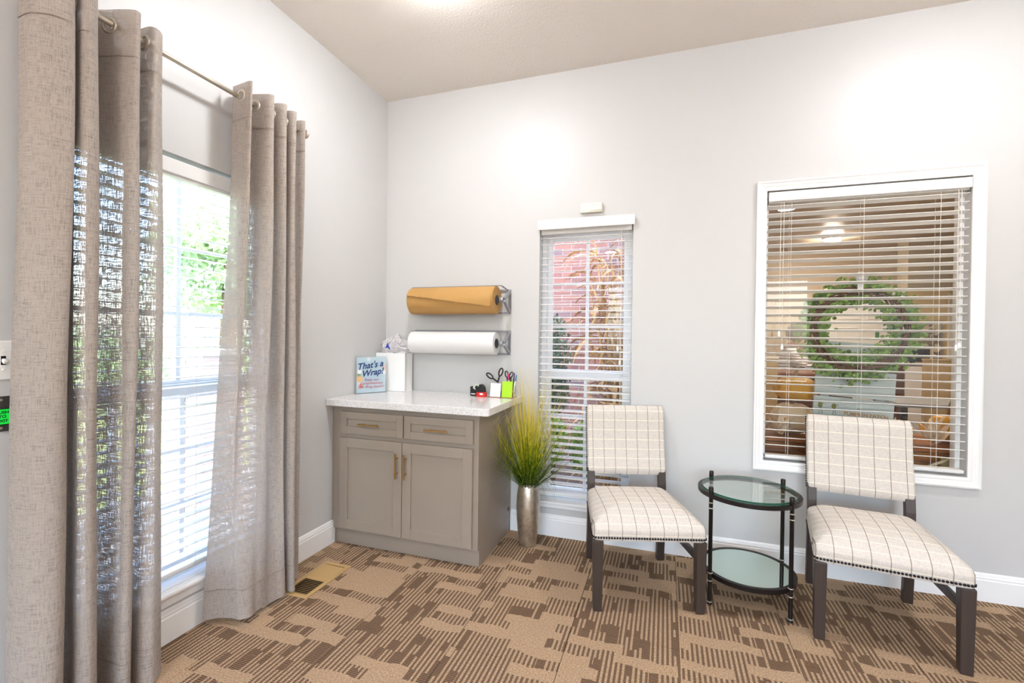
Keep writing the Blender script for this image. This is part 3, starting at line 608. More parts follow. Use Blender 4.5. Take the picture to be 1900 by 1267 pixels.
# ------------------------------------------------------------------ desk things on the worktop
M['tape'] = pm('tape_translucent', (196, 202, 188), .04, 20, .3); M['redcard'] = pm('red_card', (206, 34, 30), .06, 15, .4); M['white'] = pm('white_print', (244, 244, 244), .01, 10, .5)
M['copper'] = pm('copper_wire', (168, 104, 78), .1, 30, .3, .9); M['lime'] = pm('lime_paper', (168, 226, 30), .03, 10, .55)
td = empty('tape_dispenser', (.80, -.115, .914), label='black desktop tape dispenser with a clear roll', cat='tape dispenser')
bd = [(-.048, 0), (.05, 0), (.053, .022), (.046, .060), (.034, .074), (.016, .078), (.010, .052), (-.012, .040), (-.030, .050), (-.040, .062), (-.049, .062)]
MB().prism(bd, lambda a, b, d: (.80+a, d, .9145+b), -.142, -.098).build('dispenser_body', M['black'], td, bevel=.003)
MB().lathe([(.013, -.135), (.027, -.135), (.027, -.105), (.013, -.105)], (.797, 0, .970), 28, 'y', cap=False).build('tape_roll', M['tape'], td, smooth=True, angle=40)
MB().lathe([(.0128, -.137), (.0128, -.103)], (.797, 0, .970), 20, 'y').build('tape_hub', M['black'], td)
boxpart('maker_mark', M['white'], td, .760, .790, -.1426, -.1421, .925, .931)
rb = empty('tape_box', (.845, -.166, .914), label='small red cardboard tape refill box', cat='box')
boxpart('box_body', M['redcard'], rb, .812, .877, -.178, -.150, .9145, .944, bevel=.0008); MB().ell((.847, -.1782, .934), .014, .0006, .006).build('white_mark', M['white'], rb)
og = empty('desk_organizer', (.975, -.12, .914), label='copper wire desk organizer on the worktop corner', cat='desk organizer')
boxpart('tray', M['copper'], og, .884, 1.058, -.170, -.070, .9145, .9175, bevel=.001)
for (ox0, ox1) in ((.895, .965), (.985, 1.050)):
    for zz in (.945, .985):
        MB().tube([(ox0, -.136, zz), (ox1, -.136, zz), (ox1, -.078, zz), (ox0, -.078, zz), (ox0, -.136, zz)], .0012, 5).build('wire_ring', M['copper'], og)
    for q in range(5):
        for yy in (-.136, -.078):
            xx = ox0+(ox1-ox0)*q/4; MB().tube([(xx, yy, .9175), (xx, yy, .985)], .001, 5).build('wire_upright', M['copper'], og)
def card(nm, label, mat, x0, x1, ytop, ybot, zt, cat):
    o = MB().prism([(ybot, .9178), (ybot+.004, .9178), (ytop+.004, zt), (ytop, zt)], lambda a, b, d: (d, a, b), x0, x1).build(nm, mat); tag(o, label, cat); return o
card('note_pad', 'white note pad leaning in the desk organizer', M['paper'], .900, .972, -.1425, -.160, 1.005, 'note pad')
gp = card('note_pad', 'lime green note pad leaning in the desk organizer', M['lime'], .982, 1.052, -.1425, -.160, 1.020, 'note pad')
def scissors(label, base, top, spread, sc):
    r = empty('scissors', base, label=label, cat='scissors', group='scissors in the organizer'); b, e_ = Vector(base), Vector(top); d = (e_-b); L = d.length; d.normalize(); s = Vector((d.z, 0, -d.x)).normalized()
    MB().obox(b, b+d*L*.62, .010, .003, (0, 1, 0)).build('blade', M['steel'], r)
    for k in (-1, 1):
        c = b+d*L*.60; q = c+d*L*.22+s*k*spread; dirv = (q-c).normalized(); sv = Vector((dirv.z, 0, -dirv.x)); lp = []
        for i in range(17):
            a = 2*PI*i/16; lp.append(q+dirv*(.026*sc*(1-math.cos(a))) + sv*(.0125*sc*math.sin(a)))
        h = MB().tube([c, q], [.005, .0055], 8); h.tube(lp, .0050*sc, 8, cap=False); h.build('handle_loop', M['black'], r, smooth=True)
    return r
scissors('large black handled scissors opened above the white note pad', (.965, -.10, .920), (.912, -.10, 1.070), .026, 1.0)
scissors('closed black handled scissors beside the pink pen', (.988, -.09, .920), (1.008, -.09, 1.068), .010, .8)
M['pink'] = pm('pink_plastic', (226, 40, 140), .05, 10, .35); M['purple'] = pm('purple_plastic', (98, 44, 140), .05, 10, .35); M['aqua'] = pm('aqua_plastic', (60, 160, 196), .05, 10, .35); M['blackpen'] = M['black']
for nm, mt, bx_, tx2, zt in (('pink', 'pink', 1.005, 1.012, 1.068), ('black', 'black', 1.025, 1.028, 1.050), ('purple', 'purple', 1.035, 1.052, 1.075), ('aqua', 'aqua', 1.040, 1.066, 1.062)):
    b, e_ = Vector((bx_, -.105, .919)), Vector((tx2, -.110, zt)); r = empty('pen', b, label=nm+' pen standing in the desk organizer', cat='pen', group='pens in the organizer')
    MB().tube([b, b.lerp(e_, .72)], .0042, 8).build('barrel', M['white'] if nm in ('pink', 'aqua') else M['black'], r, smooth=True); MB().tube([b.lerp(e_, .721), e_], [.0052, .0044], 8).build('cap', M[mt], r, smooth=True)
    MB().obox(b.lerp(e_, .75)+Vector((0, -.006, 0)), b.lerp(e_, .97)+Vector((0, -.006, 0)), .0025, .0015, (0, 1, 0)).build('clip', M[mt], r)

# ------------------------------------------------------------------ vase with grass
vc = (1.178, -.182)
vs_ = empty('floor_vase', (vc[0], vc[1], 0), label='tall hammered silver floor vase between cabinet and window', cat='vase')
pr = [(.046, .0005), (.054, .004), (.058, .03), (.066, .10), (.0725, .18), (.0745, .25), (.071, .32), (.063, .37), (.058, .389), (.056, .392), (.053, .389), (.056, .36), (.05, .30), (.02, .28)]
MB().lathe(pr, (vc[0], vc[1], 0), 40).build('vase_body', M['vase'], vs_, smooth=True)
MB().lathe([(.046, .345), (.02, .350), (.002, .352)], (vc[0], vc[1], 0), 20).build('moss_filling', pm('dark_filling', (40, 44, 22), .3, 60, .9), vs_)
gr = empty('artificial_grass', (vc[0], vc[1], .353), label='yellow green ornamental grass bundle in the silver vase', cat='plant')
rn = random.Random(11); g = MB()
def blade(m, az, lean, L, w, droop, r0=None, seg=7):
    r0 = rn.uniform(0, .032) if r0 is None else r0; a0 = rn.uniform(0, 2*PI); p = Vector((vc[0]+r0*math.cos(az), vc[1]+r0*math.sin(az), .345)); out = [p.copy()]; th = lean
    for k in range(seg):
        th += droop/seg*(k/seg*2); d = Vector((math.sin(th)*math.cos(az), math.sin(th)*math.sin(az), math.cos(th))); p = p+d*L/seg
        if p.y > -.040: p.y = -.040-rn.uniform(0, .006)
        xm = 1.090 if p.z > .80 and p.y > -.68 else 1.012
        if p.x < xm and p.z < .94: p.x = xm+rn.uniform(0, .008)
        out.append(p.copy())
    a = az+PI/2+rn.uniform(-.9, .9); side = (math.cos(a), math.sin(a), 0)
    m.ribbon(out, [w*(.6+.4*math.sin(PI*min(1, .25+k/seg)))*(1-.92*(k/seg)**2.5) for k in range(seg+1)], side)
for k in range(430):
    az = rn.uniform(-PI*1.02, .35) if k % 3 else rn.uniform(0, 2*PI); lean = abs(rn.gauss(0, .40)); blade(g, az, min(lean, .95), rn.uniform(.44, .84)*(1-.3*min(lean, .95)), rn.uniform(.0035, .008), rn.uniform(-.1, .35))
for k in range(70): blade(g, rn.uniform(-2.6, .2), rn.uniform(.45, .95), rn.uniform(.34, .52), rn.uniform(.003, .0045), rn.uniform(.3, 1.7))
go = g.build('blades', M['grass'], gr, kind='stuff')
for az, lean, L, dr in ((-1.95, .70, .46, 2.3), (-1.75, .45, .40, 2.9), (-.6, .5, .34, 2.8), (-.25, .6, .36, 1.6), (-1.3, .55, .44, 2.0)):
    m = MB(); blade(m, az, lean, L, .0085, dr, .02, 12); m.build('arching_blade', M['grass'], gr)

# ------------------------------------------------------------------ chairs
def rr_ring(w, d, cy, r, n=8, flat=None):          # rounded rectangle ring in xy
    out = []
    for cx, cy2, a0 in ((w-r, d-r, 0), (-w+r, d-r, PI/2), (-w+r, -d+r, PI), (w-r, -d+r, 3*PI/2)):
        for k in range(n+1): a = a0+PI/2*k/n; out.append((cx+r*math.cos(a), cy+cy2+r*math.sin(a)))
    return out
def seat_outline(inset, r=.035, n=7):
    C = [(.2715, -.287), (.232, .235), (-.232, .235), (-.2715, -.287)]
    C = [(x-math.copysign(inset, x), y+(inset if y < 0 else -inset)) for x, y in C]; r = max(.012, r); out = []
    N = len(C)
    for i in range(N):
        p, a, b = Vector(C[i]), Vector(C[i-1]), Vector(C[(i+1) % N]); da = (a-p).normalized(); db = (b-p).normalized(); q0 = p+da*r; q1 = p+db*r
        for k in range(n+1): t_ = k/n; out.append(q0*(1-t_)**2+p*2*t_*(1-t_)+q1*t_*t_)
    # densify straight edges so the crown can bow
    res = []
    for i in range(len(out)):
        a, b = out[i], out[(i+1) % len(out)]; L = (b-a).length; k = 14 if (i % (n+1)) == n else 1
        for q in range(k): res.append(a.lerp(b, q/k))
    return res
def make_chair(loc, rz, label):
    r = empty('side_chair', (loc[0], loc[1], 0), rz, label=label, cat='chair', group='check upholstered side chairs')
    lw = .046
    for sx in (-1, 1):
        x = sx*.2435; m = MB(); m.loft([[(x-a, -.2625-a, z), (x+a, -.2625-a, z), (x+a, -.2625+a, z), (x-a, -.2625+a, z)] for z, a in ((.0005, .0205), (.3425, .0245))]); m.build('leg', M['darkwood'], r, bevel=.003, local=True)
        x = sx*.207; m = MB(); m.loft([[(x-.0205, y-.021, z), (x+.0205, y-.021, z), (x+.0205, y+.021, z), (x-.0205, y+.021, z)] for z, y in ((.0005, .268), (.20, .250), (.36, .2455), (.46, .250), (.545, .262))]); m.build('leg', M['darkwood'], r, bevel=.003, local=True)
        MB().obox((sx*.238, -.236, .255), (sx*.209, .228, .255), .020, .034).build('stretcher', M['darkwood'], r, bevel=.002, local=True)
    rings = []
    for ins, z in ((.004, .343), (.0005, .350), (.0, .372), (-.003, .392), (-.001, .408), (.008, .424), (.024, .437), (.05, .455), (.09, .468), (.14, .478), (.175, .481)):
        rings.append([(p.x, p.y, z-(.012*(max(0, -p.y)/.287)**2 if z > .40 else 0)) for p in seat_outline(ins, .03)])
    MB().loft(rings).build('seat', M['check'], r, smooth=True, angle=60, local=True)
    nm = MB(); o = seat_outline(-.001, .03); acc = 0; last = None
    pts = [p for p in o]; L = 0; nxt = 0
    for i in range(len(pts)):
        a, b = pts[i], pts[(i+1) % len(pts)]; seg = (b-a).length
        while nxt <= L+seg:
            q = a.lerp(b, (nxt-L)/seg); nxt += .0128
            if q.y < .2: nm.ell((q.x, q.y, .3575), .0056, .0056, .0056, 8, 5)
        L += seg
    nm.build('nailhead_trim', M['nail'], r, smooth=True, local=True, kind='stuff')
    rings = []
    for k in range(17):                      # backrest pad, leaning and slightly bowed, rolled top
        s = k/16; z = .508+s*.395; yc = .256+.070*s+.010*math.sin(PI*s); e_ = max(0, 1-abs(s-.5)*2); rnd = min(1, (s*9 if s < .5 else (1-s)*9))
        tk = .010+.020*math.sqrt(max(0, 1-(1-rnd)**2)); w = .2275-.006*(1-math.sqrt(max(0, 1-(1-rnd)**2))) - .004*(1-s)*0
        rings.append([(x, y+(.006*math.cos(x/.2275*PI/2)), z) for x, y in rr_ring(w, tk, yc, min(.012, tk*.9))])
    MB().loft(rings).build('backrest', M['check'], r, smooth=True, angle=60, local=True)
    nb = MB()
    for sx in (-1, 1):
        for k in range(30):
            s = .03+k/30*.95; nb.ell((sx*.2285, .256+.070*s+.010*math.sin(PI*s)+.016, .508+s*.398), .0045, .0045, .0045, 7, 4)
    for k in range(34): nb.ell((-.215+.43*k/33, .346, .898), .0045, .0045, .0045, 7, 4)
    nb.build('back_nailhead_trim', M['nail'], r, smooth=True, local=True, kind='stuff')
    return r
make_chair((1.850, -.420), math.radians(16.6), 'check upholstered side chair standing before the narrow window')
make_chair((2.920, -.391), math.radians(-6.9), 'check upholstered side chair standing before the wide cased window')

# ------------------------------------------------------------------ side table
tb = empty('side_table', (2.397, -.374, 0), math.radians(-5.2), label='round glass side table with dark iron frame between the two chairs', cat='side table')
for sx in (-1, 1):
    for sy in (-1, 1):
        x, y = sx*.1725, sy*.1535; m = MB().lathe([(.010, .0005), (.0115, .004), (.0095, .012), (.0095, .545), (.0115, .549), (.0115, .578), (.010, .581), (.002, .582)], (x, y, 0), 14)
        lg = m.build('leg', M['iron'], tb, smooth=True, angle=35, local=True)
        for z in (.016, .120, .158, .478, .505): MB().torus((x, y, z), .0105, .0026, seg=16, sg=6).build('collar_ring', M['nickel'], lg, smooth=True, local=True)
RT = math.hypot(.1725, .1535)
def hoop(z0, z1, r0, r1): return MB().lathe([(r0, z0), (r1, z0), (r1, z1), (r0, z1), (r0, z0)], (0, 0, 0), 64, cap=False)
hoop(.527, .545, RT-.012, RT+.006).build('top_hoop', M['iron'], tb, smooth=True, angle=35, local=True)
m = MB(); m.lathe([(RT-.0125, .5455), (RT-.0125, .5555)], (0, 0, 0), 64); m.m = [1 if len(f) == 4 else 0 for f in m.f]
m.build('glass_top', [M['tableglass'], M['glassedge']], tb, local=True)
hoop(.132, .150, RT-.020, RT-.0105).build('lower_hoop', M['iron'], tb, smooth=True, angle=35, local=True)
hoop(.1505, .1535, RT-.030, RT-.0105).build('shelf_rim', M['iron'], tb, smooth=True, angle=35, local=True)
MB().lathe([(RT-.0302, .145), (RT-.0302, .152)], (0, 0, 0), 64).build('mirror_shelf', M['mirror'], tb, local=True)

# ================================================================== OUTDOORS
M['soil'] = pm('garden_mulch', (74, 56, 44), .35, 40, .95, bump=.6, bscale=60, bdist=.01)
M['lawn'] = pm('lawn_ground', (120, 134, 84), .2, 12, .95)
M['paving'] = pm('pale_paving', (196, 188, 178), .06, 6, .85)
tag(MB().box(-30, -.15, -9, 24, -.32, -.22).build('ground_outdoors', M['lawn']), 'grass beyond the porch', kind='structure')
tag(MB().box(-.15, 2.05, .15, 2.4, -.32, -.16).build('ground_garden_bed', M['soil']), 'mulched planting bed', kind='structure')
tag(MB().box(-1.75, -.15, -6, 3.2, -.22, -.12).build('porch_floor', M['paving']), 'pale porch floor outside the left window', kind='structure')
tag(MB().box(-3, 9, -16, RY-.15, -.3, -.12).build('pavement', M['paving']), 'pale pavement behind the added rear window', kind='structure')
# brick garden wall, each brick its own piece
t = NT('red_brick'); oi = t.node('ShaderNodeObjectInfo').outputs['Random']; n = t.noise(t.pos(), 30, 4, .7)
bc = t.ramp(oi, [(0, s2l((112, 70, 66))), (.35, s2l((124, 76, 68))), (.6, s2l((136, 88, 74))), (.85, s2l((102, 74, 76))), (1, s2l((90, 72, 82)))])
t.set(t.mix(t.math('MULTIPLY', n, .45), bc, s2l((150, 122, 112))), .9, 0, .15); t.bump(n, .4, .004); M['brick'] = t.m
M['mortar'] = pm('pale_mortar', (206, 192, 184), .06, 40, .95)
gw = empty('wall_garden', (1.0, 2.45, -.16), label='red brick garden wall seen through the narrow window', kind='structure')
boxpart('mortar_bed', M['mortar'], gw, -.9, 2.05, 2.404, 2.6, -.16, 3.3)
BLN, BHT = .2125, .0677; src = None; rest = MB(); cnt = 0
for row in range(50):
    z = -.14+row*BHT
    for k in range(14):
        x = -.88+k*BLN+(BLN/2 if row % 2 else 0)
        if x+.2 > 2.05: continue
        near = .42 < x+.1 < 1.78 and .42 < z < 2.72 and cnt < 300
        if near:
            cnt += 1
            if src is None: src = MB().box(-.1012, .1012, -.006, .05, -.0289, .0289).build('brick', M['brick'], gw, local=True); o = src
            else: o = inst(src, gw, (0, 0, 0))
            o.location = (x+.1012-1.0, 2.403-2.45+random.uniform(-.0015, .0015), z+.0289+.16)
        else: rest.box(x, x+.2024, 2.397, 2.45, z, z+.0578)
rest.build('far_bricks', M['brick'], gw, kind='stuff')
tag(MB().box(2.05, 2.17, .15, 5.2, -.16, 3.2).build('wall_partition', M['mortar']), 'rendered partition between garden and back room', kind='structure')
# plants of the garden bed
t = NT('glossy_leaf'); n = t.noise(t.pos(), 9, 3); n2 = t.white(t.math('FLOOR', t.math('MULTIPLY', t.xyz(t.pos())[0], 60)), t.math('FLOOR', t.math('MULTIPLY', t.xyz(t.pos())[2], 60)))
t.set(t.mix(t.math('MULTIPLY', t.math('ADD', n, n2), .5), s2l((48, 82, 40)), s2l((160, 196, 88))), .45, 0, .4); M['leaf'] = t.m
t = NT('dark_evergreen'); n = t.noise(t.pos(), 20, 3); t.set(t.mix(n, s2l((34, 56, 40)), s2l((84, 112, 78))), .6); M['evergreen'] = t.m
M['bark'] = pm('bark', (92, 70, 52), .3, 30, .9, bump=.4)
def leafcloud(m, c, rad, n, size, rnd, shell=.55):
    for _ in range(n):
        while True:
            v = Vector((rnd.uniform(-1, 1), rnd.uniform(-1, 1), rnd.uniform(-1, 1)))
            if shell < v.length < 1: break
        p = Vector((c[0]+v.x*rad[0], c[1]+v.y*rad[1], c[2]+v.z*rad[2])); a = Vector((rnd.gauss(0, 1), rnd.gauss(0, 1), rnd.gauss(0, 1))).normalized(); b = a.orthogonal().normalized(); s = size*rnd.uniform(.7, 1.3)
        m.add([p-a*s, p+b*s*.45, p+a*s, p-b*s*.45], [(0, 1, 2, 3)])
rn = random.Random(21)
sh = empty('clipped_shrub', (1.02, 1.15, -.16), label='dark columnar evergreen shrub before the brick wall', cat='shrub')
m = MB()
for q in range(9): leafcloud(m, (1.02+rn.uniform(-.05, .05), 1.15+rn.uniform(-.05, .05), .72+q*.088), (.17, .17, .12), 330, .020, rn, .3)
m.build('foliage', M['evergreen'], sh, kind='stuff'); MB().tube([(1.02, 1.15, -.16), (1.02, 1.15, .3), (1.0, 1.15, 1.2)], [.03, .025, .01], 8).build('stem', M['bark'], sh)
for k, (x, y, z, rx, rz, lb) in enumerate(((1.10, .62, .50, .16, .24, 'bright green low bush below the columnar shrub'), (1.42, .70, .44, .17, .24, 'bright green low bush at the foot of the corn stalks'))):
    o = empty('low_bush', (x, y, -.16), label=lb, cat='bush', group='low garden bushes'); m = MB(); leafcloud(m, (x, y, z), (rx, .16, rz), 520, .030, rn, .2); m.build('foliage', M['leaf'], o, kind='stuff')
    MB().tube([(x, y, -.16), (x+.01, y, z)], [.014, .006], 6).build('stem', M['bark'], o)
t = NT('dried_corn_stalk'); n = t.noise(t.scale(t.pos(), (30, 30, 5)), 1, 4, .6); t.set(t.ramp(n, [(.25, s2l((110, 74, 42))), (.5, s2l((184, 138, 84))), (.75, s2l((226, 194, 142)))]), .7); M['straw'] = t.m
cs = empty('corn_stalk_bundle', (1.66, .95, -.16), label='tied bundle of dried corn stalks against the window', cat='corn stalks')
rn = random.Random(31); lv = MB()
for k in range(13):
    x = 1.64+rn.uniform(-.14, .12); y = .95+rn.uniform(-.10, .10); tx2 = x+rn.uniform(-.38, .12)*(1 if k % 3 else .6); top = rn.uniform(1.75, 2.25) if k % 3 else rn.uniform(1.4, 1.8)
    MB().tube([(x, y, -.16), (x+(1.64-x)*.4, y, .75), ((x+tx2)/2+.02, y, 1.35), (tx2, y+rn.uniform(-.05, .05), top)], [.013, .013, .011, .006], 7).build('stalk', M['straw'], cs)
    for q in range(24):
        s = rn.uniform(.1, 1); p = Vector((x+(tx2-x)*s, y, -.1+(top+.1)*s)); az = rn.uniform(0, 2*PI); L = rn.uniform(.22, .48); th = rn.uniform(.3, .9); pts = [p.copy()]
        for w in range(6): th += rn.uniform(.15, .5); p = p+Vector((math.sin(th)*math.cos(az), math.sin(th)*math.sin(az)*.6, math.cos(th)))*L/6; pts.append(p.copy())
        if min(v.y for v in pts) < .26 or max(v.y for v in pts) > 2.3 or max(v.x for v in pts) > 1.99: continue
        lv.ribbon(pts, [.012, .03, .036, .034, .026, .016, .004], (math.cos(az+PI/2), math.sin(az+PI/2), rn.uniform(-.5, .5)))
lv.build('dried_leaves', M['straw'], cs, kind='stuff')
MB().torus((1.645, .95, .78), .17, .008, seg=28, sg=6).build('twine_tie', M['straw'], cs, smooth=True)

# porch railing, pillar and trees beyond the left window
M['railing'] = pm('white_railing_paint', (222, 220, 220), .02, 8, .5)
rl_ = empty('porch_railing', (-1.6, .6, -.12), label='white porch railing with square balusters', cat='railing')
for z0_, z1_ in ((.84, .90), (.02, .07)): boxpart('rail', M['railing'], rl_, -1.64, -1.56, -1.9, -.345, z0_, z1_); boxpart('rail', M['railing'], rl_, -1.64, -1.56, .025, 2.9, z0_, z1_)
bs = None; yy = -1.85
while yy < 2.9:
    if not (-.40 < yy < .08):
        if bs is None: bs = MB().box(-.02, .02, -.02, .02, 0, .77).build('baluster', M['railing'], rl_, local=True); o = bs
        else: o = inst(bs, rl_, (0, 0, 0))
        o.location = (0, yy-.6, .07+.12)
    yy += .125
M['brickpale'] = pm('pale_rose_brick', (190, 166, 160), .12, 30, .9, bump=.3)
pp = empty('porch_pillar', (-1.6, -.16, -.12), label='pale brick porch pillar rising between the railings', cat='pillar'); k = 0
boxpart('mortar_core', M['mortar'], pp, -1.772, -1.428, -.335, .015, -.12, 1.13)
for row in range(18):
    z = -.115+row*BHT
    for q in range(2):
        o1 = .006; a0 = -.342+q*.181
        boxpart('brick', M['brickpale'], pp, -1.430, -1.422, a0, a0+.171, z, z+.0578)
        boxpart('brick', M['brickpale'], pp, -1.78+q*.181, -1.78+q*.181+.171, -.342, -.334, z, z+.0578)
boxpart('cap_stone', M['paving'], pp, -1.81, -1.39, -.37, .05, 1.131, 1.18, bevel=.01)
t = NT('sunlit_leaf'); n = t.noise(t.pos(), 1.2, 3); t.set(t.mix(n, s2l((104, 146, 112)), s2l((182, 204, 158))), .5)
tr = t.node('ShaderNodeBsdfTranslucent'); tr.inputs[0].default_value = s2l((196, 212, 176)); mx = t.node('ShaderNodeMixShader'); mx.inputs[0].default_value = .35
t.l.new(t.b.outputs[0], mx.inputs[1]); t.l.new(tr.outputs[0], mx.inputs[2]); t.l.new(mx.outputs[0], t.out.inputs[0]); M['sunleaf'] = t.m
rn = random.Random(41)
for (x, y, h, rad, lb) in ((-5.5, 3.25, 4.4, 1.15, 'leafy tree just beyond the porch pillar'), (-7.6, 6.4, 5.2, 2.2, 'broad leafy tree farther off beyond the porch railing')):
    o = empty('tree', (x, y, -.22), label=lb, cat='tree'); m = MB()
    for q in range(26): leafcloud(m, (x+rn.uniform(-1, 1)*rad*.7, y+rn.uniform(-1, 1)*rad*.7, h*.62+rn.uniform(-1, 1)*rad*.75), (rad*.36,)*3, 240, .075, rn, .2)
    m.build('crown', M['sunleaf'], o, kind='stuff'); MB().tube([(x, y, -.22), (x+.05, y, h*.3), (x, y+.05, h*.7)], [.16, .13, .06], 10).build('trunk', M['bark'], o, smooth=True)
hd = empty('garden_hedge', (-11, 5, -.22), label='long pale green hedge at the far side of the lawn', cat='hedge'); m = MB()
for q in range(34): leafcloud(m, (-11+rn.uniform(-.4, .4), -4+q*.55, .55+rn.uniform(0, .25)), (.55, .5, .75), 130, .12, rn, .3)
m.build('foliage', M['sunleaf'], hd, kind='stuff')

# ================================================================== ROOM BEYOND THE WIDE WINDOW
NX0, NX1, NY1, NH = 2.17, 6.2, 5.2, 2.65
M['beige'] = pm('beige_wall_paint', (186, 168, 146), .03, 3, .5); M['yellow'] = pm('straw_wall_paint', (214, 192, 138), .03, 3, .5); M['soffit'] = pm('taupe_soffit_paint', (150, 138, 120), .03, 3, .5)
M['planks'] = pm('grey_brown_floor', (128, 108, 90), .15, 10, .5)
tag(MB().box(NX0, NX1, .15, NY1, -.1, 0).build('floor_back_room', M['planks']), 'floor of the room beyond the wide window', kind='structure')
tag(MB().box(NX0, NX1+.15, .15, NY1+.15, NH, NH+.12).build('ceiling_back_room', M['beige']), 'ceiling of the room beyond', kind='structure')
tag(MB().box(NX0, 5.28, NY1, NY1+.15, 0, NH).build('wall_far', M['beige']), 'beige far wall of the room beyond', kind='structure')
tag(MB().box(5.28, NX1, NY1-.02, NY1+.15, 0, NH).build('wall_far_yellow', M['yellow']), 'straw yellow wall section of the room beyond', kind='structure')
tag(MB().box(NX1, NX1+.15, .15, NY1+.15, 0, NH).build('wall_far_right', M['yellow']), 'straw yellow side wall of the room beyond', kind='structure')
tag(MB().box(4.95, NX1, 4.3, 4.6, 2.02, NH-.001).build('trim_1', M['soffit']), 'taupe soffit beam', kind='structure')
dr = empty('door_1', (4.78, NY1-.02, 0), label='white six panel door in the far wall', kind='structure'); DX0, DX1 = 4.34, 5.20
boxpart('door_slab', M['trim'], dr, DX0, DX1, NY1-.045, NY1-.001, .005, 2.04)
for xa, xb in ((DX0-.07, DX0), (DX1, DX1+.07)): boxpart('door_casing', M['trim'], dr, xa, xb, NY1-.05, NY1-.001, 0, 2.11)
boxpart('door_casing', M['trim'], dr, DX0, DX1, NY1-.05, NY1-.001, 2.041, 2.11)
for xa in (DX0+.09, DX0+.475):
    for za, zb_ in ((.14, .78), (.92, 1.52), (1.64, 1.92)): 
        m = MB(); 
        for b in ((xa, xa+.30, za, za+.018), (xa, xa+.30, zb_-.018, zb_), (xa, xa+.018, za+.018, zb_-.018), (xa+.282, xa+.30, za+.018, zb_-.018)): m.box(b[0], b[1], NY1-.056, NY1-.0451, b[2], b[3])
        m.build('door_panel', M['soffit'] if False else M['trim'], dr, bevel=.003)
MB().lathe([(.008, -.05), (.008, -.075), (.026, -.085), (.030, -.10), (.020, -.115), (.002, -.118)], (DX0+.07, NY1, 1.0), 16, 'y').build('knob', M['brass'], dr, smooth=True)
M['flyer'] = pm('white_notice_paper', (232, 230, 224), .02, 10, .5); M['greenprint'] = pm('green_print', (60, 120, 60), .2, 30, .5)
fy = empty('notice', (4.86, NY1-.058, 1.22), label='small notice with green print taped to the white door', cat='notice'); boxpart('sheet', M['flyer'], fy, 4.70, 4.98, NY1-.0592, NY1-.0572, 1.18, 1.55); boxpart('green_panel', M['greenprint'], fy, 4.86, 4.94, NY1-.0600, NY1-.0593, 1.21, 1.28); boxpart('green_panel', M['greenprint'], fy, 4.91, 4.96, NY1-.0600, NY1-.0593, 1.36, 1.46)
for lx, ly in ((4.02, 4.0), (3.6, 1.5)):
    r = empty('ceiling_lamp', (lx, ly, NH), label='warm ceiling lamp '+('before the white six panel door' if ly > 3 else 'above the grey topped table'), cat='ceiling lamp', group='lamps of the room beyond')
    MB().lathe([(.11, 0), (.11, -.015), (.10, -.02)], (lx, ly, NH-.0005), 24).build('lamp_base', M['trim'], r)
    MB().lathe([(.098, -.0205), (.09, -.04), (.06, -.06), (.002, -.066)], (lx, ly, NH), 24).build('lamp_dome', M['lamp2'] if 'lamp2' in M else M.setdefault('lamp2', emis('warm_lamp_diffuser', (1, .86, .68, 1), LAMP_POWER*1.7)), r, smooth=True)
# wooden chest with plank back just behind the glass
t = NT('honey_pine'); n = t.noise(t.scale(t.coord(), (2.5, 30, 30)), 1, 5, .6); t.set(t.ramp(n, [(.3, s2l((104, 56, 22))), (.55, s2l((160, 96, 42))), (.8, s2l((190, 126, 62)))]), .4); M['pine'] = t.m
ch = empty('pine_chest', (3.05, .45, 0), label='honey pine chest with plank back behind the wide window', cat='chest')
boxpart('top', M['pine'], ch, 2.36, 3.78, .215, .68, .690, .715, bevel=.004)
boxpart('carcass', M['pine'], ch, 2.40, 3.74, .262, .66, .06, .689)
for q in range(11): boxpart('plank', M['pine'], ch, 2.39, 3.75, .238+(.004 if q % 2 else 0), .2615, .078+q*.0555, .078+q*.0555+.050, bevel=.003)
for xa in (2.42, 3.66):
    for ya in (.27, .59): boxpart('foot', M['pine'], ch, xa, xa+.06, ya, ya+.06, .0, .0595)
M['cable'] = pm('cream_cable', (226, 208, 170), .05, 20, .5); M['label'] = pm('pale_green_tag', (212, 208, 150), .05, 20, .6)
cbl = MB().tube(crom([(3.60, .20, .78), (3.585, .195, .735), (3.54, .19, .70), (3.46, .19, .655), (3.36, .19, .60), (3.24, .19, .50), (3.2, .2, .3), (3.2, .2, .01)], 6), .008, 8).build('power_cable', M['cable'], None, smooth=True); tag(cbl, 'cream cable hanging down the back of the pine chest', 'cable')
tag(MB().box(3.46, 3.64, .2305, .2375, .60, .665).build('paper_tag', M['label'], None), 'pale green card tag stuck on the pine chest', 'tag')
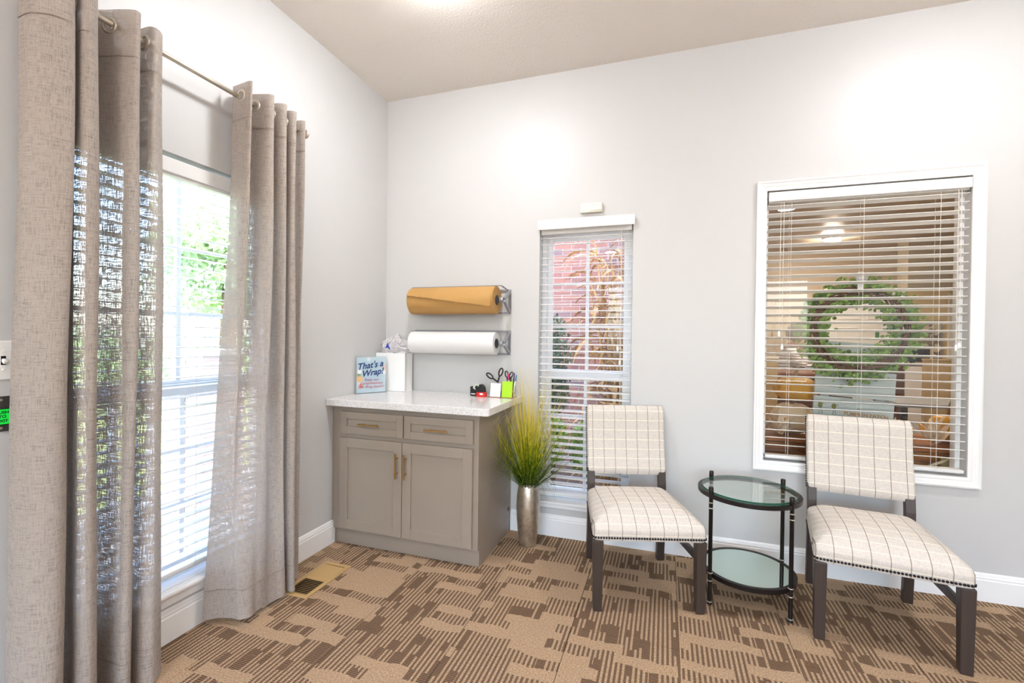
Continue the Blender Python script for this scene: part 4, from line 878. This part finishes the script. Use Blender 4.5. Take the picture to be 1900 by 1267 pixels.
# pumpkins, gourd and corn husks on the chest
M['gold'] = pm('golden_velvet_pumpkin', (206, 152, 40), .15, 15, .6); M['cream'] = pm('cream_pumpkin', (226, 206, 172), .08, 12, .5); M['stem'] = pm('dry_stem', (140, 108, 70), .2, 30, .8); M['amber'] = pm('amber_glazed_pumpkin', (220, 158, 36), .12, 10, .25)
def pumpkin(nm, label, c, R, hh, mat, lobes=9, stem=.05):
    o = empty(nm, (c[0], c[1], c[2]), label=label, cat='pumpkin'); seg = lobes*6; rings = []
    for k in range(15):
        a = PI*(k+.15)/14.3; rr = R*math.sin(a)**.85; z = hh/2-hh/2*math.cos(a)*(1-.12*math.exp(-(math.sin(a)/.3)**2))
        rings.append([(c[0]+rr*(1-.10*abs(math.cos(lobes*q*PI/seg))**4)*math.cos(2*PI*q/seg), c[1]+rr*(1-.10*abs(math.cos(lobes*q*PI/seg))**4)*math.sin(2*PI*q/seg), c[2]+z) for q in range(seg)])
    MB().loft(rings).build('pumpkin_body', mat, o, smooth=True)
    MB().tube([(c[0], c[1], c[2]+hh*.92), (c[0]+.004, c[1], c[2]+hh+stem*.5), (c[0]+.02, c[1], c[2]+hh+stem)], [.016, .010, .008], 8).build('stem', M['stem'], o, smooth=True); return o
pumpkin('pumpkin', 'cream pumpkin underneath the golden one', (2.765, .40, .7155), .125, .20, M['cream'], stem=.004)
pumpkin('pumpkin', 'golden velvet pumpkin stacked on the cream pumpkin', (2.78, .40, .920), .125, .165, M['gold'])
pumpkin('pumpkin', 'amber glazed pumpkin beside the corn husks near the window jamb', (3.585, .42, .7155), .105, .17, M['amber'], stem=.11)
t = NT('corn_husk'); n = t.noise(t.scale(t.coord(), (60, 60, 12)), 1, 3); t.set(t.mix(n, s2l((206, 172, 128)), s2l((246, 232, 206))), .6); M['husk'] = t.m
M['cob'] = pm('yellow_corn_kernels', (224, 158, 46), .3, 120, .4, bump=.5, bscale=140)
rn = random.Random(51)
for (x, y, az0, lb) in ((2.565, .34, 2.6, 'dried corn ear with pale husks leaning by the cream pumpkin'), (2.675, .262, 1.2, 'dried corn ear lying before the cream pumpkin'), (3.285, .36, .8, 'dried corn ear with splayed husks beside the blue grey board'), (3.455, .29, 2.0, 'dried corn ear with splayed husks touching the amber pumpkin')):
    o = empty('corn_ear', (x, y, .7155), label=lb, cat='corn'); d = Vector((math.cos(az0)*.6, math.sin(az0)*.3, .5)).normalized()
    MB().tube([Vector((x, y, .735))-d*.0, Vector((x, y, .735))+d*.03, Vector((x, y, .735))+d*.08, Vector((x, y, .735))+d*.12], [.012, .020, .018, .006], 10).build('cob', M['cob'], o, smooth=True); m = MB()
    for q in range(20):
        a = rn.uniform(0, 2*PI); th = rn.uniform(-.2, .9); p = Vector((x, y, .73)); pts = [p.copy()]; L = rn.uniform(.10, .18)
        for w in range(5): th += rn.uniform(-.1, .35); p = p+Vector((math.sin(th)*math.cos(a), math.sin(th)*math.sin(a)*.35, max(.02, math.cos(th))))*L/5; p.y = max(p.y, .225); pts.append(p.copy())
        m.ribbon(pts, [.02, .036, .040, .032, .018, .003], (math.cos(a+PI/2), math.sin(a+PI/2), .3))
    m.build('husks', M['husk'], o, kind='stuff')
# painted plank board
t = NT('pale_blue_grey_boards'); n = t.noise(t.scale(t.coord(), (4, 20, 60)), 1, 4, .6); t.set(t.mix(n, s2l((168, 180, 176)), s2l((206, 212, 204))), .6); M['paleboard'] = t.m
M['gilt'] = pm('ochre_letter_paint', (170, 122, 58), .1, 20, .5); M['inkgreen'] = pm('olive_paint', (120, 118, 40), .15, 30, .6); M['ink'] = pm('dark_ink', (70, 80, 82), .1, 20, .6)
pb = empty('pumpkin_patch_board', (3.02, .212, .727), label='pale blue grey plank board lettered PUMPKIN PATCH behind the wreath', cat='sign'); pb.rotation_euler = (math.radians(-2), math.radians(3.5), 0)
plk = []
for za, zb_ in ((.0, .246), (.249, .41), (.413, .575)): plk.append(MB().box(-.20, .20, -.009, .009, za+.004, zb_).build('plank', M['paleboard'], pb, bevel=.003, local=True))
for xa in (-.14, .14): MB().box(xa-.02, xa+.02, .0095, .022, .03, .55).build('batten', M['paleboard'], pb, local=True)
def onboard(txt, size, mat, x, z, sh=0, bold=0):
    o = lettering(txt, size, mat, plk[0], root_loc(plk[0])+Vector((x, -.0092, z)), (1, 0, 0), (0, 0, 1), (0, -1, 0), shear=sh, bold=bold); return o
onboard('PUMPKIN PATCH', .0285, M['gilt'], .066, .147, bold=.0009)
for xa in (-.165, -.095):                 # two small painted pumpkins on legs
    MB().ell((xa, -.0098, .192), .013, .001, .016, 12, 8).build('painted_gourd', M['inkgreen'], plk[0], local=True)
    MB().tube([(xa, -.0098, .178), (xa-.004, -.0098, .140)], .0012, 5).tube([(xa+.004, -.0098, .178), (xa+.014, -.0098, .140)], .0012, 5).tube([(xa+.01, -.0098, .205), (xa+.024, -.0098, .198)], .0014, 5).build('painted_vine', M['ink'], plk[0], local=True)
# wreath hung on the glass
WC = Vector((3.028, .155, 1.372)); RW = .222
wr = empty('wreath', WC, label='green boxwood and twig wreath hanging on the wide window pane', cat='wreath')
t = NT('vine_twig'); n = t.noise(t.coord(), 60, 3); t.set(t.mix(n, s2l((72, 48, 28)), s2l((134, 100, 62))), .8); M['twig'] = t.m
rn = random.Random(61); m = MB()
for k in range(26):
    ph = rn.uniform(0, 2*PI); tw = rn.choice((3, 4, 5, -4)); rr = rn.uniform(.012, .032); m.tube([(WC.x+(RW+rr*math.cos(tw*a+ph))*math.cos(a), WC.y+.85*rr*math.sin(tw*a+ph), WC.z+(RW+rr*math.cos(tw*a+ph))*math.sin(a)) for a in [2*PI*q/48 for q in range(49)]], rn.uniform(.0028, .0048), 5, cap=False)
m.build('twig_ring', M['twig'], wr, smooth=True, kind='stuff'); m = MB()
for k in range(1900):
    a = rn.uniform(0, 2*PI); side = rn.choice((-1, 1)); rr = RW+side*(.022+abs(rn.gauss(.02, .022))); y = WC.y+rn.uniform(-.035, .03)
    if y < .118: y = .118+rn.uniform(0, .01)
    p = Vector((WC.x+rr*math.cos(a), y, WC.z+rr*math.sin(a))); n1 = Vector((rn.gauss(0, .6), -1, rn.gauss(0, .6))).normalized(); b = n1.orthogonal().normalized(); c = n1.cross(b); s = rn.uniform(.008, .016)
    m.add([p+b*s, p+(b*.4+c*.75)*s, p+(-b*.7+c*.6)*s, p-b*s*1.05, p+(-b*.7-c*.6)*s, p+(b*.4-c*.75)*s], [(0, 1, 2, 3, 4, 5)])
m.build('boxwood_leaves', M['leaf'], wr, kind='stuff')
hk = empty('suction_hook', (3.024, .09, 1.66), label='white suction hook on the pane above the wreath', cat='hook')
MB().lathe([(.030, .0875), (.026, .092), (.012, .098), (.008, .104)], (3.024, 0, 1.665), 18, 'y').build('suction_cup', M['switch'], hk, smooth=True)
MB().box(3.010, 3.038, .104, .112, 1.60, 1.70).build('hook_plate', M['switch'], hk, bevel=.004); MB().tube([(3.024, .112, 1.615), (3.024, .135, 1.606), (3.024, .152, 1.615), (3.024, .156, 1.635)], .006, 8).build('hook_arm', M['switch'], hk, smooth=True)
# furniture farther back
M['tan'] = pm('tan_fabric', (186, 160, 112), .06, 40, .8); M['walnut'] = pm('walnut_veneer', (88, 50, 30), .2, 12, .4, stretch=(1, 1, 8)); M['desk'] = pm('reception_desk_wood', (132, 78, 42), .15, 12, .4, stretch=(1, 8, 8)); M['greytop'] = pm('grey_laminate', (150, 150, 152), .04, 20, .4)
pl_ = empty('partition_panel', (3.04, 3.0, 0), label='tan fabric partition panel beside the seated person', cat='partition'); boxpart('fabric_panel', M['tan'], pl_, 2.92, 3.21, 2.97, 3.03, .06, 1.10, bevel=.004); boxpart('top_cap', M['trim'], pl_, 2.915, 3.215, 2.965, 3.035, 1.1005, 1.125, bevel=.003); boxpart('base', M['walnut'], pl_, 2.92, 3.21, 2.97, 3.03, 0, .0595)
pl_ = empty('partition_panel', (4.88, 2.55, 0), label='wide tan partition panel beyond the amber pumpkin', cat='partition'); boxpart('fabric_panel', M['tan'], pl_, 4.375, 5.40, 2.52, 2.58, .06, 1.13, bevel=.004); boxpart('top_cap', M['tan'], pl_, 4.37, 5.405, 2.515, 2.585, 1.1305, 1.15, bevel=.003); boxpart('base', M['walnut'], pl_, 4.375, 5.40, 2.52, 2.58, 0, .0595)
rd = empty('reception_desk', (3.75, 3.35, 0), label='brown wooden reception desk in front of the seated person', cat='desk')
boxpart('desk_top', M['desk'], rd, 3.22, 4.02, 3.08, 3.62, .905, .945, bevel=.004); boxpart('front_panel', M['walnut'], rd, 3.26, 3.98, 3.12, 3.15, 0, .9045); boxpart('side_panel', M['walnut'], rd, 3.26, 3.29, 3.151, 3.58, 0, .9045); boxpart('side_panel', M['walnut'], rd, 3.95, 3.98, 3.151, 3.58, 0, .9045)
kc = empty('tall_cabinet', (4.51, 3.1, 0), label='dark walnut cabinet with a white front panel', cat='cabinet'); boxpart('carcass', M['walnut'], kc, 4.31, 4.72, 2.95, 3.35, 0, 1.06); boxpart('white_door', M['trim'], kc, 4.385, 4.58, 2.925, 2.949, .05, 1.055, bevel=.003)
mo = empty('monitor', (4.52, 3.1, 1.0605), label='dark monitor standing on the walnut cabinet', cat='monitor'); boxpart('screen', M['black'], mo, 4.38, 4.66, 3.08, 3.11, 1.10, 1.27, bevel=.006); boxpart('stand', M['black'], mo, 4.47, 4.57, 3.03, 3.17, 1.0605, 1.07); boxpart('neck', M['black'], mo, 4.50, 4.54, 3.112, 3.13, 1.07, 1.15)
gt = empty('grey_table', (3.95, 1.6, 0), label='grey topped table beyond the chest', cat='table'); boxpart('table_top', M['greytop'], gt, 3.70, 4.38, 1.35, 1.95, .805, .835, bevel=.004)
for xa in (3.74, 4.30):
    for ya in (1.39, 1.87): boxpart('leg', M['iron'], gt, xa, xa+.04, ya, ya+.04, 0, .8045)
M['leafprint'] = None; t = NT('leaf_print_art'); n = t.noise(t.coord(), 9, 3); t.set(t.mix(t.math('GREATER_THAN', n, .5), s2l((206, 196, 168)), s2l((120, 108, 82))), .6); M['leafprint'] = t.m
ar = empty('framed_picture', (5.50, NY1-.03, 1.35), label='framed beige leaf print on the straw yellow wall', cat='picture'); boxpart('frame', M['soffit'], ar, 5.32, 5.72, NY1-.045, NY1-.0205, 1.05, 1.62, bevel=.004); boxpart('print', M['leafprint'], ar, 5.35, 5.69, NY1-.048, NY1-.0452, 1.08, 1.59)
tw_ = MB().box(5.78, 5.86, NY1-.045, NY1-.0205, .6, 2.0).build('trim_2', M['trim']); tag(tw_, 'white window casing on the far wall', kind='structure')
# ------------------------------------------------------------------ seated person behind the desk
def person():
    r = empty('person', (3.50, 3.86, 0), label='person in a navy striped white shirt seated behind the desk, chin on hand', cat='person')
    st = empty('stool', (3.45, 3.88, 0), label='tall stool under the seated person', cat='stool'); MB().lathe([(.17, .60), (.18, .61), (.18, .64), (.16, .65)], (3.45, 3.88, 0), 24).build('seat', M['walnut'], st)
    for a in (.8, 2.37, 3.94, 5.5): MB().tube([(3.45+.12*math.cos(a), 3.88+.12*math.sin(a), .60), (3.45+.19*math.cos(a), 3.88+.19*math.sin(a), 0.005)], .014, 8).build('leg', M['walnut'], st)
    V = [(3.46, 3.88, .76), (3.46, 3.88, .92), (3.48, 3.87, 1.05), (3.51, 3.865, 1.17), (3.535, 3.86, 1.235), (3.55, 3.86, 1.30),      # 0-5 pelvis..neck
         (3.51, 3.70, 1.145), (3.62, 3.62, .985), (3.665, 3.68, 1.09), (3.64, 3.75, 1.185),                                              # 6-9 near arm to chin
         (3.50, 4.02, 1.14), (3.60, 4.02, .96), (3.80, 3.86, .975), (3.86, 3.80, .972),                                                   # 10-13 far arm on desk
         (3.62, 3.79, .73), (3.86, 3.78, .66), (3.86, 3.78, .30), (3.86, 3.78, .09), (3.97, 3.78, .05),                                   # 14-18 leg
         (3.62, 3.97, .73), (3.86, 3.98, .66), (3.86, 3.98, .30), (3.86, 3.98, .09), (3.97, 3.98, .05)]
    E_ = [(0,1),(1,2),(2,3),(3,4),(4,5),(3,6),(6,7),(7,8),(8,9),(3,10),(10,11),(11,12),(12,13),(0,14),(14,15),(15,16),(16,17),(17,18),(0,19),(19,20),(20,21),(21,22),(22,23)]
    Rr = [.15,.135,.145,.13,.062,.055,.068,.046,.036,.030,.068,.046,.036,.030,.09,.07,.055,.042,.035,.09,.07,.055,.042,.035]
    me = bpy.data.meshes.new('body'); rl = r.location; me.from_pydata([Vector(v)-rl for v in V], E_, []); o = bpy.data.objects.new('body', me); COL.objects.link(o); o.parent = r
    sk = o.modifiers.new('skin', 'SKIN'); o.modifiers.new('sub', 'SUBSURF').levels = 2
    for i, q in enumerate(Rr): me.skin_vertices[0].data[i].radius = (q, q*.92)
    me.skin_vertices[0].data[0].use_root = True
    dg = bpy.context.evaluated_depsgraph_get(); m2 = bpy.data.meshes.new_from_object(o.evaluated_get(dg)); o.modifiers.clear(); o.data = m2; m2.name = 'body'
    skin = pm('skin_tone', (206, 156, 132), .05, 20, .5); t = NT('navy_striped_shirt'); z = t.xyz(t.coord())[2]; f = t.math('FRACT', t.math('ADD', t.math('DIVIDE', z, .034), t.math('MULTIPLY', t.noise(t.coord(), 6), .5)))
    t.set(t.mix(t.math('LESS_THAN', f, .26), s2l((236, 234, 236)), s2l((52, 56, 86))), .8); jeans = pm('blue_denim', (62, 78, 110), .15, 80, .85)
    m2.materials.clear(); [m2.materials.append(q) for q in (t.m, skin, jeans)]
    for p in m2.polygons:
        c = p.center+rl; hand = min((c-Vector(V[9])).length, (c-Vector(V[13])).length)
        p.material_index = 1 if (c.z > 1.225 and c.x > 3.49) or hand < .06 else (2 if c.z < .80 else 0); p.use_smooth = True
    hc = Vector((3.59, 3.86, 1.40)); hd_ = MB(); rings = []
    for k in range(13):                    # head profile facing +x
        a = PI*k/12; z = -.125*math.cos(a); w = math.sin(a); jaw = 1-.22*max(0, -z/.125)
        rings.append([(hc.x+.095*w*jaw*math.cos(b)+(.012 if z < 0 else 0), hc.y+.074*w*jaw*math.sin(b), hc.z+z) for b in [2*PI*q/20 for q in range(20)]])
    hd_.loft(rings).build('head', skin, r, smooth=True); m = MB(); m.ell((hc.x+.098, hc.y, hc.z-.010), .018, .012, .022, 10, 6); m.build('nose', skin, r, smooth=True)
    for s in (-1, 1): MB().ell((hc.x+.085, hc.y+s*.030, hc.z+.018), .008, .012, .007, 8, 6).build('eye', M['black'], r); MB().ell((hc.x-.005, hc.y+s*.074, hc.z), .020, .009, .030, 10, 6).build('ear', skin, r, smooth=True)
    MB().ell((hc.x+.088, hc.y, hc.z-.058), .008, .024, .006, 10, 6).build('mouth', pm('lip', (170, 96, 88), .05, 20, .5), r)
    rings = []
    for k in range(9):
        a = PI*(.30+.70*k/8); z = -.138*math.cos(a); w = math.sin(a); rings.append([(hc.x-.014+.103*w*math.cos(b)*(1 if math.cos(b) < .3 or z > .05 else .72), hc.y+.083*w*math.sin(b), hc.z+z) for b in [2*PI*q/20 for q in range(20)]])
    MB().loft(rings).build('hair', pm('brown_hair', (96, 66, 44), .25, 60, .6), r, smooth=True)
    def fingers(c, d, curl, sidev):
        m = MB()
        for q in range(4):
            b = c+sidev*(q-1.5)*.017; L = (.062, .072, .068, .052)[q]; m.tube([b, b+d*L*.45, b+d*L*.8+curl*.012, b+d*L+curl*.03], [.0085, .008, .0075, .006], 7)
        b = c+sidev*-.034-d*.02; m.tube([b, b+(d*.5-sidev*.6).normalized()*.03, b+(d*.8-sidev*.45).normalized()*.055], [.010, .009, .0075], 7); m.build('fingers', skin, r, smooth=True)
    fingers(Vector((3.635, 3.765, 1.205)), Vector((.05, .35, .94)).normalized(), Vector((-1, .3, 0)), Vector((-.7, -.6, .2)).normalized())
    fingers(Vector((3.875, 3.785, .968)), Vector((.8, -.6, -.05)).normalized(), Vector((0, 0, -.5)), Vector((.6, .8, 0)).normalized())
person()
